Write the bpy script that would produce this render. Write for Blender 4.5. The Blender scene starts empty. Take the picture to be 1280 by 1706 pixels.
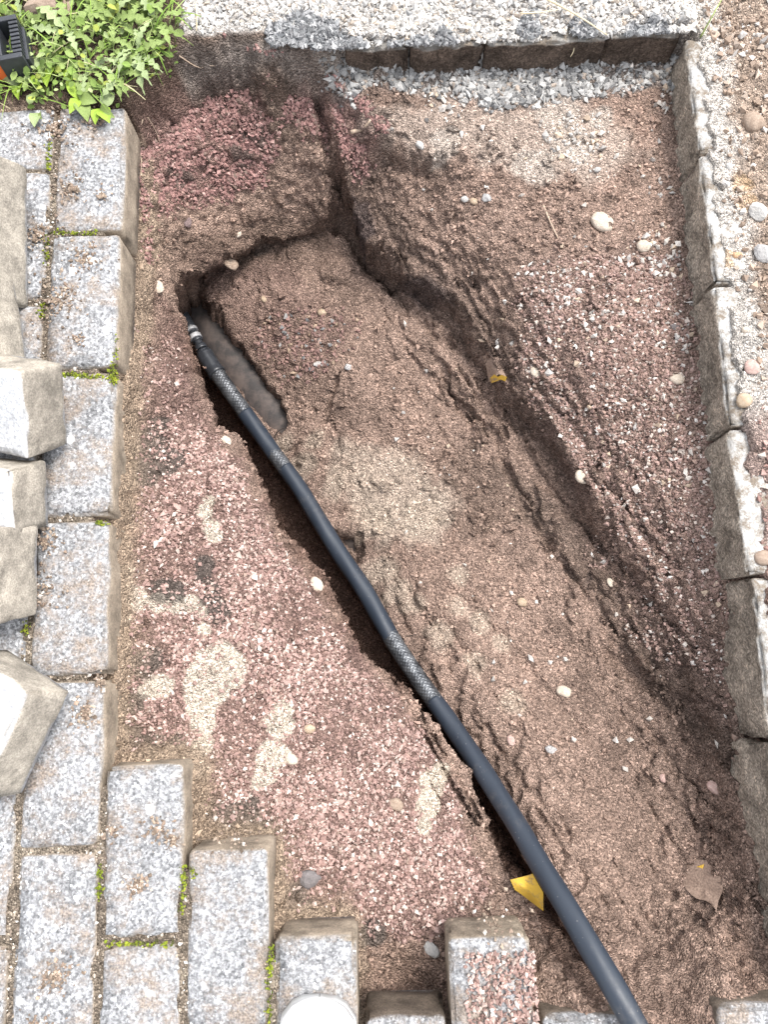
import bpy, bmesh, math, random
import numpy as np
from mathutils import Vector, Matrix, Euler

scene = bpy.context.scene
COL = scene.collection
R = math.radians
rng = np.random.default_rng(7)
random.seed(7)

# ---------------------------------------------------------------- camera
PITCH = R(10.6)
FPX, PW, PH, CAMH = 1283.0, 1280.0, 1706.0, 1.0
cam_d = bpy.data.cameras.new('camera')
cam = bpy.data.objects.new('camera', cam_d)
COL.objects.link(cam)
cam.location = (0, 0, CAMH)
cam.rotation_euler = (PITCH, 0, 0)
cam_d.sensor_fit = 'VERTICAL'
cam_d.sensor_height = 36.0
cam_d.lens = 36.0 * FPX / PH
cam_d.clip_start = 0.02
cam_d.clip_end = 300
scene.camera = cam

# ---------------------------------------------------------------- light
SUN_DIR = Vector((0.36, 0.30, 1.0)).normalized()      # towards the sun
elev = math.asin(SUN_DIR.z)
azim = math.atan2(SUN_DIR.x, SUN_DIR.y)
world = bpy.data.worlds.new('World')
scene.world = world
world.use_nodes = True
wn = world.node_tree
bg = wn.nodes['Background']
sky = wn.nodes.new('ShaderNodeTexSky')
sky.sky_type = 'NISHITA'
sky.sun_disc = False
sky.sun_elevation = elev
sky.sun_rotation = azim
sky.dust_density = 3.0
sky.air_density = 1.0
hs = wn.nodes.new('ShaderNodeHueSaturation')
hs.inputs['Saturation'].default_value = 0.22           # thin high cloud: a paler sky
wn.links.new(sky.outputs['Color'], hs.inputs['Color'])
wn.links.new(hs.outputs['Color'], bg.inputs['Color'])
bg.inputs['Strength'].default_value = 0.15
sun_d = bpy.data.lights.new('sun', 'SUN')
sun_d.energy = 1.25
sun_d.angle = R(18)
sun_d.color = (1.0, 0.95, 0.88)
sun = bpy.data.objects.new('sun', sun_d)
COL.objects.link(sun)
sun.rotation_euler = SUN_DIR.to_track_quat('Z', 'Y').to_euler()

vs = scene.view_settings
vs.view_transform = 'Standard'
vs.look = 'None'
vs.gamma = 1.0
vs.use_curve_mapping = False
vs.exposure = 1.5

# ---------------------------------------------------------------- helpers
CP, SP = math.cos(PITCH), math.sin(PITCH)


def P(px, py, z=0.0):
    """point of height z seen at photograph pixel px, py"""
    u = (px - PW / 2) / FPX
    v = (PH / 2 - py) / FPX
    dy, dz = v * CP + SP, v * SP - CP
    t = (z - CAMH) / dz
    return np.array((u * t, dy * t, z))


TAB = rng.random(4096 * 4)


def _h(i, j, k, seed):
    n = (i * 73856093) ^ (j * 19349663) ^ (k * 83492791) ^ (seed * 2654435)
    n = (n ^ (n >> 13)) * 1274126177
    return TAB[(n ^ (n >> 16)) & 16383]


def vn(x, y, z, seed=0):
    """value noise in -1..1, vectorised"""
    x = np.asarray(x, float); y = np.asarray(y, float); z = np.asarray(z, float) + 0 * x
    i = np.floor(x).astype(np.int64); j = np.floor(y).astype(np.int64); k = np.floor(z).astype(np.int64)
    fx, fy, fz = x - i, y - j, z - k
    fx = fx * fx * (3 - 2 * fx); fy = fy * fy * (3 - 2 * fy); fz = fz * fz * (3 - 2 * fz)
    r = 0
    for a in (0, 1):
        wa = fx if a else 1 - fx
        for b in (0, 1):
            wb = fy if b else 1 - fy
            for c in (0, 1):
                wc = fz if c else 1 - fz
                r = r + wa * wb * wc * _h(i + a, j + b, k + c, seed)
    return r * 2 - 1


def fbm(x, y, z, seed=0, octv=3):
    r, a, s, t = 0, 1.0, 1.0, 0
    for o in range(octv):
        r = r + a * vn(x * s, y * s, z * s, seed + o * 17)
        t += a; a *= 0.5; s *= 2.07
    return r / t


def sstep(a, b, x):
    t = np.clip((x - a) / (b - a), 0, 1)
    return t * t * (3 - 2 * t)


def rbf(points):
    pts = np.array([P(*p) for p in points])
    xy, z = pts[:, :2], pts[:, 2]
    n = len(xy)
    d = np.linalg.norm(xy[:, None] - xy[None], axis=2)
    A = np.zeros((n + 3, n + 3))
    A[:n, :n] = -d + np.eye(n) * -0.004
    A[:n, n] = 1; A[:n, n + 1:] = xy
    A[n, :n] = 1; A[n + 1:, :n] = xy.T
    w = np.linalg.solve(A, np.concatenate([z, np.zeros(3)]))

    def f(x, y):
        r = w[n] + w[n + 1] * x + w[n + 2] * y
        for q in range(n):
            r = r - w[q] * np.sqrt((x - xy[q, 0]) ** 2 + (y - xy[q, 1]) ** 2 + 0.0004)
        return r
    return f


def sdpoly(x, y, poly, attrs=None):
    """signed distance (inside positive) to a world polygon; attrs are interpolated along the rim"""
    poly = np.asarray(poly, float)[:, :2]
    best = np.full(x.shape, 1e9)
    inside = np.zeros(x.shape, bool)
    out = [np.zeros(x.shape) for _ in range(len(attrs[0]))] if attrs is not None else []
    n = len(poly)
    for i in range(n):
        a, b = poly[i], poly[(i + 1) % n]
        e = b - a
        t = np.clip(((x - a[0]) * e[0] + (y - a[1]) * e[1]) / max(e @ e, 1e-12), 0, 1)
        d = np.hypot(x - a[0] - t * e[0], y - a[1] - t * e[1])
        m = d < best
        best = np.where(m, d, best)
        if attrs is not None:
            for q in range(len(out)):
                out[q] = np.where(m, attrs[i][q] * (1 - t) + attrs[(i + 1) % n][q] * t, out[q])
        c = (a[1] > y) != (b[1] > y)
        if e[1] != 0:
            inside ^= c & (x < e[0] * (y - a[1]) / e[1] + a[0])
    s = np.where(inside, best, -best)
    return (s, out) if attrs is not None else s


def sdline(x, y, pts):
    best = np.full(x.shape, 1e9)
    for a, b in zip(pts[:-1], pts[1:]):
        e = b - a
        t = np.clip(((x - a[0]) * e[0] + (y - a[1]) * e[1]) / max(e @ e, 1e-12), 0, 1)
        best = np.minimum(best, np.hypot(x - a[0] - t * e[0], y - a[1] - t * e[1]))
    return best


def props(o, label=None, cat=None, group=None, kind=None):
    if label: o['label'] = label
    if cat: o['category'] = cat
    if group: o['group'] = group
    if kind: o['kind'] = kind
    return o


def link(name, data, parent=None, loc=None, rot=None):
    o = bpy.data.objects.new(name, data)
    COL.objects.link(o)
    if parent: o.parent = parent
    if loc is not None: o.location = loc
    if rot is not None: o.rotation_euler = rot
    return o


def npmesh(name, V, F, mat, col=None, smooth=False):
    """F: (n,4) or (n,3) int array"""
    V = np.asarray(V, np.float32); F = np.asarray(F, np.int32)
    me = bpy.data.meshes.new(name)
    k = F.shape[1]
    me.vertices.add(len(V)); me.vertices.foreach_set('co', V.ravel())
    me.loops.add(F.size); me.loops.foreach_set('vertex_index', F.ravel())
    me.polygons.add(len(F))
    me.polygons.foreach_set('loop_start', np.arange(0, F.size, k, dtype=np.int32))
    me.polygons.foreach_set('loop_total', np.full(len(F), k, np.int32))
    me.update(calc_edges=True)
    me.polygons.foreach_set('use_smooth', np.full(len(F), smooth, bool))
    if col is not None:
        at = me.attributes.new('Col', 'FLOAT_COLOR', 'POINT')
        c4 = np.ones((len(V), 4), np.float32); c4[:, :3] = col
        at.data.foreach_set('color', c4.ravel())
    if mat: me.materials.append(mat)
    return me


def bmmesh(name, bm, mat, smooth=False):
    me = bpy.data.meshes.new(name)
    bmesh.ops.recalc_face_normals(bm, faces=bm.faces)
    bm.to_mesh(me); bm.free()
    for p in me.polygons: p.use_smooth = smooth
    if mat: me.materials.append(mat)
    return me


class Mat:
    def __init__(s, name, rough=0.9, spec=0.2):
        s.m = bpy.data.materials.new(name); s.m.use_nodes = True
        s.t = s.m.node_tree; s.b = s.t.nodes['Principled BSDF']
        s.b.inputs['Roughness'].default_value = rough
        s.b.inputs['Specular IOR Level'].default_value = spec
        s.tc = None

    def n(s, typ, **kw):
        nd = s.t.nodes.new('ShaderNode' + typ)
        for k, v in kw.items():
            if k in ('i',):
                for kk, vv in v.items():
                    if hasattr(vv, 'is_linked') or isinstance(vv, bpy.types.NodeSocket):
                        s.t.links.new(vv, nd.inputs[kk])
                    else:
                        nd.inputs[kk].default_value = vv
            else:
                setattr(nd, k, v)
        return nd

    def coord(s, which='Object', rnd=False):
        c = s.n('TexCoord').outputs[which]
        if rnd:
            oi = s.n('ObjectInfo').outputs['Random']
            mul = s.n('VectorMath', operation='SCALE', i={0: (13.0, 7.0, 5.0), 'Scale': oi})
            c = s.n('VectorMath', operation='ADD', i={0: c, 1: mul.outputs[0]}).outputs[0]
        return c

    def noise(s, c, scale, detail=4, rough=0.6):
        return s.n('TexNoise', i={'Vector': c, 'Scale': scale, 'Detail': detail, 'Roughness': rough}).outputs['Fac']

    def vor(s, c, scale, out='Distance', feature='F1'):
        return s.n('TexVoronoi', feature=feature, i={'Vector': c, 'Scale': scale}).outputs[out]

    def ramp(s, f, stops):
        r = s.n('ValToRGB', i={'Fac': f})
        e = r.color_ramp.elements
        while len(e) < len(stops): e.new(0.5)
        for el, (p, c) in zip(e, stops):
            el.position = p
            el.color = (c, c, c, 1) if not hasattr(c, '__len__') else (*c, 1)
        return r.outputs['Color']

    def mix(s, f, a, b, mode='MIX'):
        m = s.n('MixRGB', blend_type=mode)
        for k, v in (('Fac', f), ('Color1', a), ('Color2', b)):
            if isinstance(v, bpy.types.NodeSocket): s.t.links.new(v, m.inputs[k])
            elif hasattr(v, '__len__'): m.inputs[k].default_value = (*v[:3], 1)
            else: m.inputs[k].default_value = v if k == 'Fac' else (v, v, v, 1)
        return m.outputs['Color']

    def math(s, op, a, b=0.0):
        m = s.n('Math', operation=op)
        for k, v in ((0, a), (1, b)):
            if isinstance(v, bpy.types.NodeSocket): s.t.links.new(v, m.inputs[k])
            else: m.inputs[k].default_value = v
        return m.outputs[0]

    def color(s, c):
        if isinstance(c, bpy.types.NodeSocket): s.t.links.new(c, s.b.inputs['Base Color'])
        else: s.b.inputs['Base Color'].default_value = (*c, 1)
        return s

    def bump(s, h, strength, dist):
        b = s.n('Bump', i={'Height': h, 'Strength': strength, 'Distance': dist})
        s.t.links.new(b.outputs[0], s.b.inputs['Normal'])
        return s


# ---------------------------------------------------------------- materials
def mat_soil():
    m = Mat('soil', 0.95, 0.12)
    c = m.coord()
    a = m.n('Attribute', attribute_name='Col').outputs['Color']
    g = m.ramp(m.noise(c, 330, 3, 0.8), [(0.34, 0.55), (0.5, 1.0), (0.66, 1.5)])
    cell = m.n('SeparateXYZ', i={0: m.vor(c, 400, 'Color')}).outputs['X']
    col = m.mix(1.0, m.mix(1.0, a, g, 'MULTIPLY'), m.ramp(cell, [(0.0, 0.55), (0.6, 1.0), (0.9, 1.25), (1.0, 1.9)]), 'MULTIPLY')
    g2 = m.ramp(m.noise(c, 60, 4, 0.65), [(0.3, 0.8), (0.7, 1.22)])
    col = m.mix(1.0, col, g2, 'MULTIPLY')
    sp = m.ramp(m.vor(c, 260), [(0.10, 1.0), (0.2, 0.0)])
    spn = m.ramp(m.noise(c, 150, 2), [(0.50, 0.0), (0.60, 0.6)])
    col = m.mix(m.math('MULTIPLY', sp, spn), col, (0.50, 0.43, 0.37))
    m.color(col)
    h = m.math('ADD', m.math('MULTIPLY', m.vor(c, 400), -0.9), m.math('ADD', m.math('MULTIPLY', m.vor(c, 170), -0.35), m.noise(c, 190, 4, 0.7)))
    m.bump(h, 1.0, 0.005)
    return m.m


def mat_chip(name='chip', rough=0.9):
    m = Mat(name, rough, 0.2)
    c = m.coord()
    a = m.n('Attribute', attribute_name='Col').outputs['Color']
    g = m.ramp(m.noise(c, 700, 3, 0.7), [(0.3, 0.75), (0.7, 1.25)])
    m.color(m.mix(1.0, a, g, 'MULTIPLY'))
    m.bump(m.noise(c, 900, 2), 0.4, 0.0008)
    return m.m


def mat_paver(name, base=(0.255, 0.259, 0.268), white=0.0, stain=True, side=(0.33, 0.275, 0.215)):
    m = Mat(name, 0.88, 0.25)
    c = m.coord(rnd=True)
    big = m.noise(c, 14, 5, 0.65)
    col = m.mix(m.ramp(big, [(0.35, 0.0), (0.65, 1.0)]), tuple(b * 0.78 for b in base), tuple(min(b * 1.2, .8) for b in base))
    # worn aggregate: pale and dark grains of several sizes
    g1 = m.ramp(m.noise(c, 210, 4, 0.75), [(0.40, 0.0), (0.60, 1.0)])
    col = m.mix(g1, m.mix(1.0, col, (0.62, 0.62, 0.63), 'MULTIPLY'), m.mix(0.26, col, (0.72, 0.73, 0.75)))
    cell = m.n('SeparateXYZ', i={0: m.vor(c, 330, 'Color')}).outputs['Y']
    col = m.mix(1.0, col, m.ramp(cell, [(0.0, 0.62), (0.5, 1.0), (1.0, 1.35)]), 'MULTIPLY')
    v = m.vor(c, 190)
    pal = m.ramp(v, [(0.16, 1.0), (0.30, 0.0)])
    selw = m.ramp(m.noise(c, 75, 2), [(0.50, 0.0), (0.58, 1.0)])
    col = m.mix(m.math('MULTIPLY', pal, selw), col, (0.74, 0.74, 0.76))
    v2 = m.vor(c, 140)
    dk = m.ramp(v2, [(0.10, 1.0), (0.22, 0.0)])
    seld = m.ramp(m.noise(c, 48, 2), [(0.50, 0.0), (0.60, 0.8)])
    col = m.mix(m.math('MULTIPLY', dk, seld), col, (0.09, 0.09, 0.095))
    # lichen: chalky blots with ragged rims
    wob = m.n('VectorMath', operation='ADD', i={0: c, 1: m.n('VectorMath', operation='SCALE', i={0: m.n('TexNoise', i={'Vector': c, 'Scale': 160.0, 'Detail': 3.0}).outputs['Color'], 'Scale': 0.009}).outputs[0]}).outputs[0]
    li = m.ramp(m.vor(wob, 33), [(0.16, 1.0), (0.24, 0.0)])
    sel = m.ramp(m.noise(c, 20, 2), [(0.50, 0.0), (0.58, 0.9)])
    col = m.mix(m.math('MULTIPLY', li, sel), col, (0.80, 0.80, 0.80))
    if stain:
        st = m.ramp(m.noise(c, 17, 7, 0.75), [(0.48, 0.0), (0.62, 0.8)])
        dirt = m.mix(m.ramp(m.noise(c, 380, 2), [(0.4, 0.0), (0.6, 1.0)]), (0.14, 0.11, 0.085), (0.36, 0.29, 0.235))
        col = m.mix(st, col, dirt)
    if white:
        col = m.mix(white, col, (0.74, 0.75, 0.77))
    # earth and mortar still sticking to the sides of the stone
    nz = m.n('SeparateXYZ', i={0: m.n('TexCoord').outputs['Normal']}).outputs['Z']
    sidef = m.ramp(m.math('ABSOLUTE', nz), [(0.35, 1.0), (0.75, 0.0)])
    sc = m.mix(m.ramp(m.noise(c, 30, 6, 0.7), [(0.35, 0.0), (0.65, 1.0)]), tuple(b * 0.55 for b in side), tuple(min(.8, b * 1.25) for b in side))
    sg = m.ramp(m.noise(c, 420, 3, 0.7), [(0.3, 0.65), (0.7, 1.3)])
    col = m.mix(sidef, col, m.mix(1.0, sc, sg, 'MULTIPLY'))
    m.color(col)
    h = m.math('ADD', m.noise(c, 380, 4, 0.75), m.math('MULTIPLY', m.noise(c, 60, 4, 0.6), 0.9))
    m.bump(h, 0.75, 0.002)
    return m.m


def mat_kerb(name, base, top):
    m = Mat(name, 0.93, 0.15)
    c = m.coord(rnd=True)
    col = m.mix(m.ramp(m.noise(c, 25, 6, 0.7), [(0.35, 0.0), (0.65, 1.0)]), tuple(b * 0.42 for b in base), tuple(b * 1.2 for b in base))
    cell = m.n('SeparateXYZ', i={0: m.vor(c, 360, 'Color')}).outputs['X']
    col = m.mix(1.0, col, m.ramp(cell, [(0.0, 0.6), (0.6, 1.0), (1.0, 1.5)]), 'MULTIPLY')
    col = m.mix(1.0, col, m.ramp(m.noise(c, 420, 3, 0.75), [(0.3, 0.62), (0.7, 1.35)]), 'MULTIPLY')
    pit = m.ramp(m.vor(c, 170), [(0.06, 1.0), (0.14, 0.0)])
    ps = m.ramp(m.noise(c, 60, 2), [(0.5, 0.0), (0.6, 0.8)])
    col = m.mix(m.math('MULTIPLY', pit, ps), col, (0.05, 0.045, 0.04))
    nz = m.n('SeparateXYZ', i={0: m.n('TexCoord').outputs['Normal']}).outputs['Z']
    tf = m.ramp(nz, [(0.45, 0.0), (0.8, 1.0)])
    dirt = m.ramp(m.noise(c, 40, 6, 0.75), [(0.45, 0.0), (0.6, 1.0)])
    tcol = m.mix(dirt, top, (0.30, 0.25, 0.20))
    col = m.mix(tf, col, m.mix(1.0, tcol, m.ramp(m.noise(c, 300, 3), [(0.3, 0.8), (0.7, 1.12)]), 'MULTIPLY'))
    m.color(col)
    m.bump(m.math('ADD', m.noise(c, 380, 4, 0.75), m.noise(c, 70, 4, 0.6)), 1.0, 0.005)
    return m.m


M = {}
M['soil'] = mat_soil()
M['chip'] = mat_chip()
M['paver'] = mat_paver('paver_concrete')
M['paver_dark'] = mat_paver('earthy_paver_concrete', side=(0.15, 0.12, 0.095))
M['loose'] = mat_paver('loose_block_concrete', base=(0.42, 0.43, 0.445), white=0.30, stain=False, side=(0.37, 0.335, 0.285))
M['kerb'] = mat_kerb('kerb_concrete', (0.50, 0.43, 0.355), (0.70, 0.69, 0.67))
M['edging'] = mat_kerb('earthy_edging', (0.165, 0.125, 0.100), (0.42, 0.40, 0.37))


def simple(name, c, rough=0.6, spec=0.3, sc=60, var=0.2, bump=0.0, bsc=300):
    m = Mat(name, rough, spec)
    co = m.coord()
    g = m.ramp(m.noise(co, sc, 5, 0.65), [(0.3, 1 - var), (0.7, 1 + var)])
    m.color(m.mix(1.0, c, g, 'MULTIPLY'))
    if bump: m.bump(m.noise(co, bsc, 4, 0.7), bump, 0.002)
    return m.m


def mat_hose():
    m = Mat('black_rubber', 0.38, 0.5)
    c = m.coord()
    sp = m.ramp(m.vor(c, 170), [(0.05, 1.0), (0.10, 0.0)])
    ss = m.ramp(m.noise(c, 90, 2), [(0.46, 0.0), (0.56, 0.8)])
    dust = m.ramp(m.noise(c, 26, 6, 0.75), [(0.56, 0.0), (0.78, 0.22)])
    col = m.mix(dust, (0.021, 0.029, 0.043), (0.28, 0.24, 0.2))
    col = m.mix(m.math('MULTIPLY', sp, ss), col, (0.45, 0.41, 0.37))
    m.color(col)
    r = m.ramp(m.noise(c, 40, 5, 0.7), [(0.35, 0.43), (0.7, 0.6)])
    m.t.links.new(r, m.b.inputs['Roughness'])
    m.bump(m.noise(c, 300, 3), 0.12, 0.001)
    return m.m


def mat_braid():
    m = Mat('steel_braid', 0.42, 0.5)
    m.b.inputs['Metallic'].default_value = 0.55
    c = m.coord()
    m.color(m.ramp(m.noise(c, 60, 5, 0.7), [(0.35, (0.025, 0.028, 0.034)), (0.7, (0.20, 0.21, 0.225))]))
    return m.m


M['hose'] = mat_hose()
M['braid'] = mat_braid()
M['fitting'] = simple('black_fitting', (0.028, 0.031, 0.037), 0.36, 0.5, 80, 0.35, 0.1)
M['metal'] = simple('worn_metal', (0.35, 0.35, 0.36), 0.45, 0.5, 80, 0.3)


def mat_drain():
    m = Mat('muddy_plastic_pipe', 0.62, 0.35)
    c = m.coord()
    mud = m.ramp(m.noise(c, 30, 6, 0.7), [(0.42, 0.0), (0.62, 0.75)])
    col = m.mix(mud, (0.045, 0.040, 0.039), (0.12, 0.094, 0.083))
    sp = m.ramp(m.vor(c, 200), [(0.05, 0.8), (0.10, 0.0)])
    ss = m.ramp(m.noise(c, 90, 2), [(0.56, 0.0), (0.62, 0.8)])
    col = m.mix(m.math('MULTIPLY', sp, ss), col, (0.32, 0.27, 0.23))
    m.color(col)
    m.bump(m.noise(c, 220, 4, 0.7), 0.3, 0.0015)
    return m.m


M['drain'] = mat_drain()

# ---------------------------------------------------------------- frames of the paving and of the kerbs
EY = np.array((-0.03, 1.0)); EX = np.array((1.0, 0.03))


def pav(a, b):
    return a * EX + b * EY


def kx(y):                      # trench side of the kerb on the right
    return 0.4483 - 0.0337 * (y - 0.9106)


def by(x):                      # trench side of the edging at the back
    return 0.8885 + 0.0545 * x


# ---------------------------------------------------------------- ground: one sheet with the dug-out trench
def axis(lo, hi, step, far):
    a = np.arange(lo, hi, step)
    left, right = [], []
    s, p = step, lo
    while p > -far:
        s *= 1.22; p -= s; left.append(p)
    s, p = step, a[-1]
    while p < far:
        s *= 1.22; p += s; right.append(p)
    return np.concatenate([left[::-1], a, right])


XS = axis(-0.60, 0.66, 0.0022, 40.0)
YS = axis(-0.47, 1.16, 0.0022, 40.0)
X, Y = np.meshgrid(XS, YS)
print('grid', X.shape)

U_PTS = [(215, 450, -.085), (230, 600, -.085), (228, 760, -.085), (222, 1000, -.085), (215, 1240, -.088), (340, 900, -.092), (290, 620, -.10), (300, 800, -.09),
         (400, 1000, -.10), (330, 1150, -.088), (480, 1150, -.112), (340, 1380, -.098), (460, 1520, -.098), (600, 1250, -.125),
         (600, 1450, -.105), (700, 1400, -.122), (730, 1550, -.085), (620, 1560, -.095), (670, 1630, -.135), (425, 755, -.172), (380, 760, -.13), (480, 900, -.165), (430, 880, -.12),
         (600, 1085, -.168), (520, 1050, -.125), (730, 1200, -.162), (835, 1400, -.155), (790, 1300, -.16), (870, 1540, -.11), (860, 1500, -.135),
         (250, 180, -.075), (300, 150, -.075), (400, 150, -.08), (480, 140, -.07), (300, 100, -.045), (400, 100, -.05), (460, 90, -.02), (230, 300, -.10),
         (320, 250, -.125), (400, 250, -.15), (480, 240, -.135), (350, 330, -.20), (450, 330, -.215), (520, 330, -.215),
         (260, 400, -.16), (300, 440, -.21), (330, 465, -.255), (400, 430, -.27), (480, 400, -.275), (540, 385, -.265), (245, 480, -.11), (285, 520, -.18), (320, 600, -.19), (350, 680, -.18),
         (600, 140, -.058), (700, 140, -.062), (900, 140, -.065), (1100, 140, -.067), (580, 180, -.06), (660, 220, -.066), (750, 230, -.07), (900, 250, -.075), (1050, 300, -.08),
         (1120, 450, -.085), (1150, 600, -.085), (1190, 800, -.07), (1205, 1000, -.085), (1222, 1200, -.088), (1250, 1400, -.085), (950, 400, -.088),
         (900, 500, -.10), (1000, 600, -.10), (1080, 800, -.125), (800, 400, -.12), (700, 330, -.125), (620, 280, -.135), (640, 380, -.17), (560, 250, -.12),
         (700, 450, -.19), (760, 500, -.195), (830, 600, -.195), (900, 600, -.145), (920, 690, -.175), (960, 770, -.185), (1020, 850, -.165), (1080, 1000, -.165), (1130, 950, -.13), (1150, 1150, -.158), (1185, 1080, -.12),
         (1200, 1330, -.125), (1240, 1600, -.08), (1270, 1690, -.008), (960, 1690, -.010), (1030, 1700, -.006), (1120, 1700, -.025), (1200, 1690, -.006)]
T_PTS = [(355, 475, -.335), (400, 460, -.322), (460, 440, -.312), (520, 430, -.305), (580, 450, -.288), (480, 520, -.325), (400, 530, -.352), (560, 560, -.30), (640, 520, -.275),
         (430, 600, -.365), (500, 620, -.33), (470, 655, -.365), (560, 690, -.315), (600, 640, -.29),
         (590, 400, -.285), (570, 340, -.26), (640, 450, -.268), (700, 600, -.275), (690, 495, -.246), (770, 535, -.238), (820, 605, -.235), (870, 675, -.230), (760, 690, -.285), (820, 750, -.268), (930, 745, -.224), (985, 835, -.214), (900, 800, -.248), (1035, 920, -.206), (1090, 1010, -.197),
         (950, 870, -.235), (1000, 1000, -.222), (1050, 1150, -.222), (1110, 1250, -.195), (1165, 1400, -.158), (1075, 1050, -.195), (1130, 1120, -.178), (1160, 1190, -.168), (1195, 1290, -.148), (1215, 1400, -.132), (660, 850, -.30), (580, 800, -.325),
         (700, 1000, -.268), (800, 1000, -.268), (900, 1100, -.24), (800, 1200, -.228), (950, 1300, -.195), (900, 1400, -.185), (1000, 1450, -.165),
         (1100, 1550, -.145), (1200, 1600, -.13), (1050, 1660, -.055), (1200, 1670, -.012), (960, 1672, -.022), (1010, 1690, -.008), (1260, 1665, -.012), (1120, 1690, -.03), (1120, 1630, -.085), (950, 1600, -.105), (930, 1560, -.135), (870, 1420, -.215), (880, 1460, -.20), (850, 1440, -.22), (820, 1330, -.255), (800, 1340, -.255), (765, 1240, -.268), (740, 1225, -.268),
         (300, 530, -.41), (340, 600, -.41), (380, 680, -.405), (420, 740, -.395), (450, 800, -.385), (500, 880, -.37), (560, 980, -.345), (620, 1060, -.32), (680, 1140, -.29),
         (470, 740, -.362), (530, 815, -.343), (600, 915, -.322), (660, 1010, -.288), (720, 1110, -.262), (780, 1200, -.235), (880, 1340, -.19)]
# rim of the trench: px, py, z of the rim, width of the drop, undercut
RIM = [(985, 1668, -.08, .05, 0), (950, 1615, -.09, .014, .012), (912, 1575, -.10, .012, .018), (898, 1540, -.11, .012, .018), (868, 1490, -.135, .012, .012), (836, 1452, -.15, .009, .016), (818, 1390, -.155, .008, .020),
       (787, 1300, -.155, .008, .026), (725, 1200, -.162, .008, .030), (682, 1150, -.165, .008, .034), (634, 1105, -.168, .008, .040), (603, 1086, -.168, .007, .046), (575, 1020, -.168, .007, .050), (543, 955, -.168, .007, .054),
       (506, 917, -.168, .007, .056), (463, 874, -.168, .007, .058), (434, 802, -.172, .007, .060), (404, 727, -.175, .007, .060), (368, 713, -.18, .007, .056), (343, 660, -.185, .008, .056),
       (334, 605, -.195, .009, .052), (312, 555, -.205, .010, .052), (296, 512, -.22, .014, .06), (316, 470, -.25, .014, .08), (350, 446, -.262, .016, .05), (395, 425, -.27, .018, .035), (440, 400, -.275, .02, .03),
       (500, 388, -.272, .024, .03), (540, 372, -.265, .02, .01), (556, 330, -.235, .016, .0), (548, 292, -.195, .016, 0), (566, 285, -.18, .012, .008), (590, 330, -.185, .012, .012), (612, 392, -.195, .014, .014),
       (680, 460, -.205, .016, .006), (758, 498, -.20, .016, .006), (800, 560, -.198, .018, .004), (840, 625, -.195, .02, .004), (900, 690, -.19, .02, .004), (962, 775, -.186, .018, .008),
       (1000, 850, -.178, .022, .006), (1058, 930, -.165, .03, 0), (1125, 1030, -.145, .032, 0), (1178, 1110, -.125, .032, .0), (1216, 1220, -.115, .03, 0), (1228, 1330, -.11, .03, 0),
       (1235, 1450, -.105, .04, 0), (1245, 1600, -.09, .08, 0), (1260, 1720, -.04, .08, 0), (1000, 1720, -.05, .08, 0)]
n1 = fbm(X * 22, Y * 22, 0.3, 3, 3); n2 = fbm(X * 22, Y * 22, 5.3, 9, 3)
XW, YW = X + .006 * n1, Y + .006 * n2          # ragged outlines
rimw = [P(a, b, c)[:2] for a, b, c, d, e in RIM]
SD, (WID, UND) = sdpoly(XW, YW, rimw, [(d, e) for a, b, c, d, e in RIM])
SD = SD + .0018 * vn(X * 75, Y * 75, 1.7, 31)
gx = np.gradient(SD, axis=1) / np.gradient(X, axis=1); gy = np.gradient(SD, axis=0) / np.gradient(Y, axis=0)
gl = np.hypot(gx, gy) + 1e-6
pull = UND * sstep(0, 1, SD / WID) * np.clip(1 - (SD - WID) / .09, 0, 1) ** 1.2
XP, YP = X - pull * gx / gl, Y - pull * gy / gl
Uz = np.clip(rbf(U_PTS)(X, Y), -.30, -.005)
Tz = np.clip(rbf(T_PTS)(XP, YP), -.43, -.005)
MT = sstep(0, 1, SD / WID)
Z = Uz * (1 - MT) + np.minimum(Tz, Uz) * MT


def W(pts, z):
    return [P(a, b, z)[:2] for a, b in pts]


# step at the end of the gravel shelf
SHELF = W([(505, 105), (540, 150), (580, 185), (625, 232), (690, 250), (725, 258), (760, 235), (860, 270), (960, 290), (1130, 300), (1160, 80), (520, 60)], -.07)
SSH = sdpoly(XW, YW, SHELF)
Z = Z - .022 * (1 - sstep(-.002, .010, SSH)) * np.exp(-np.clip(-SSH, 0, 1) / .05) * sstep(.11, .07, X)

TD = np.array((0.50, -0.866)); TN = np.array((0.866, 0.50))
sA, sT = X * TD[0] + Y * TD[1], X * TN[0] + Y * TN[1]
rightw = sstep(-.09, -.02, SD) * sstep(.16, .05, SD) * (sstep(-.03, .05, X + .1 * 0)) * sstep(-.46, -.30, Y) * sstep(.86, .70, Y)
streak = np.abs(vn(sA * 7, sT * 55, 0.0, 41)) + .5 * np.abs(vn(sA * 15, sT * 120, 2.0, 43))
Z = Z - rightw * .015 * (1 - np.clip(streak * 1.8, 0, 1)) + rightw * .004 * vn(sA * 20, sT * 40, 0, 44)
LQ = (Z + .007 * fbm(sA * 9, sT * 26, 0, 211, 3)) / .0135
LF = LQ - np.floor(LQ)
Z = Z + rightw * .85 * (.0135 * (np.floor(LQ) + sstep(.36, .64, LF) - LQ))
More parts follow.
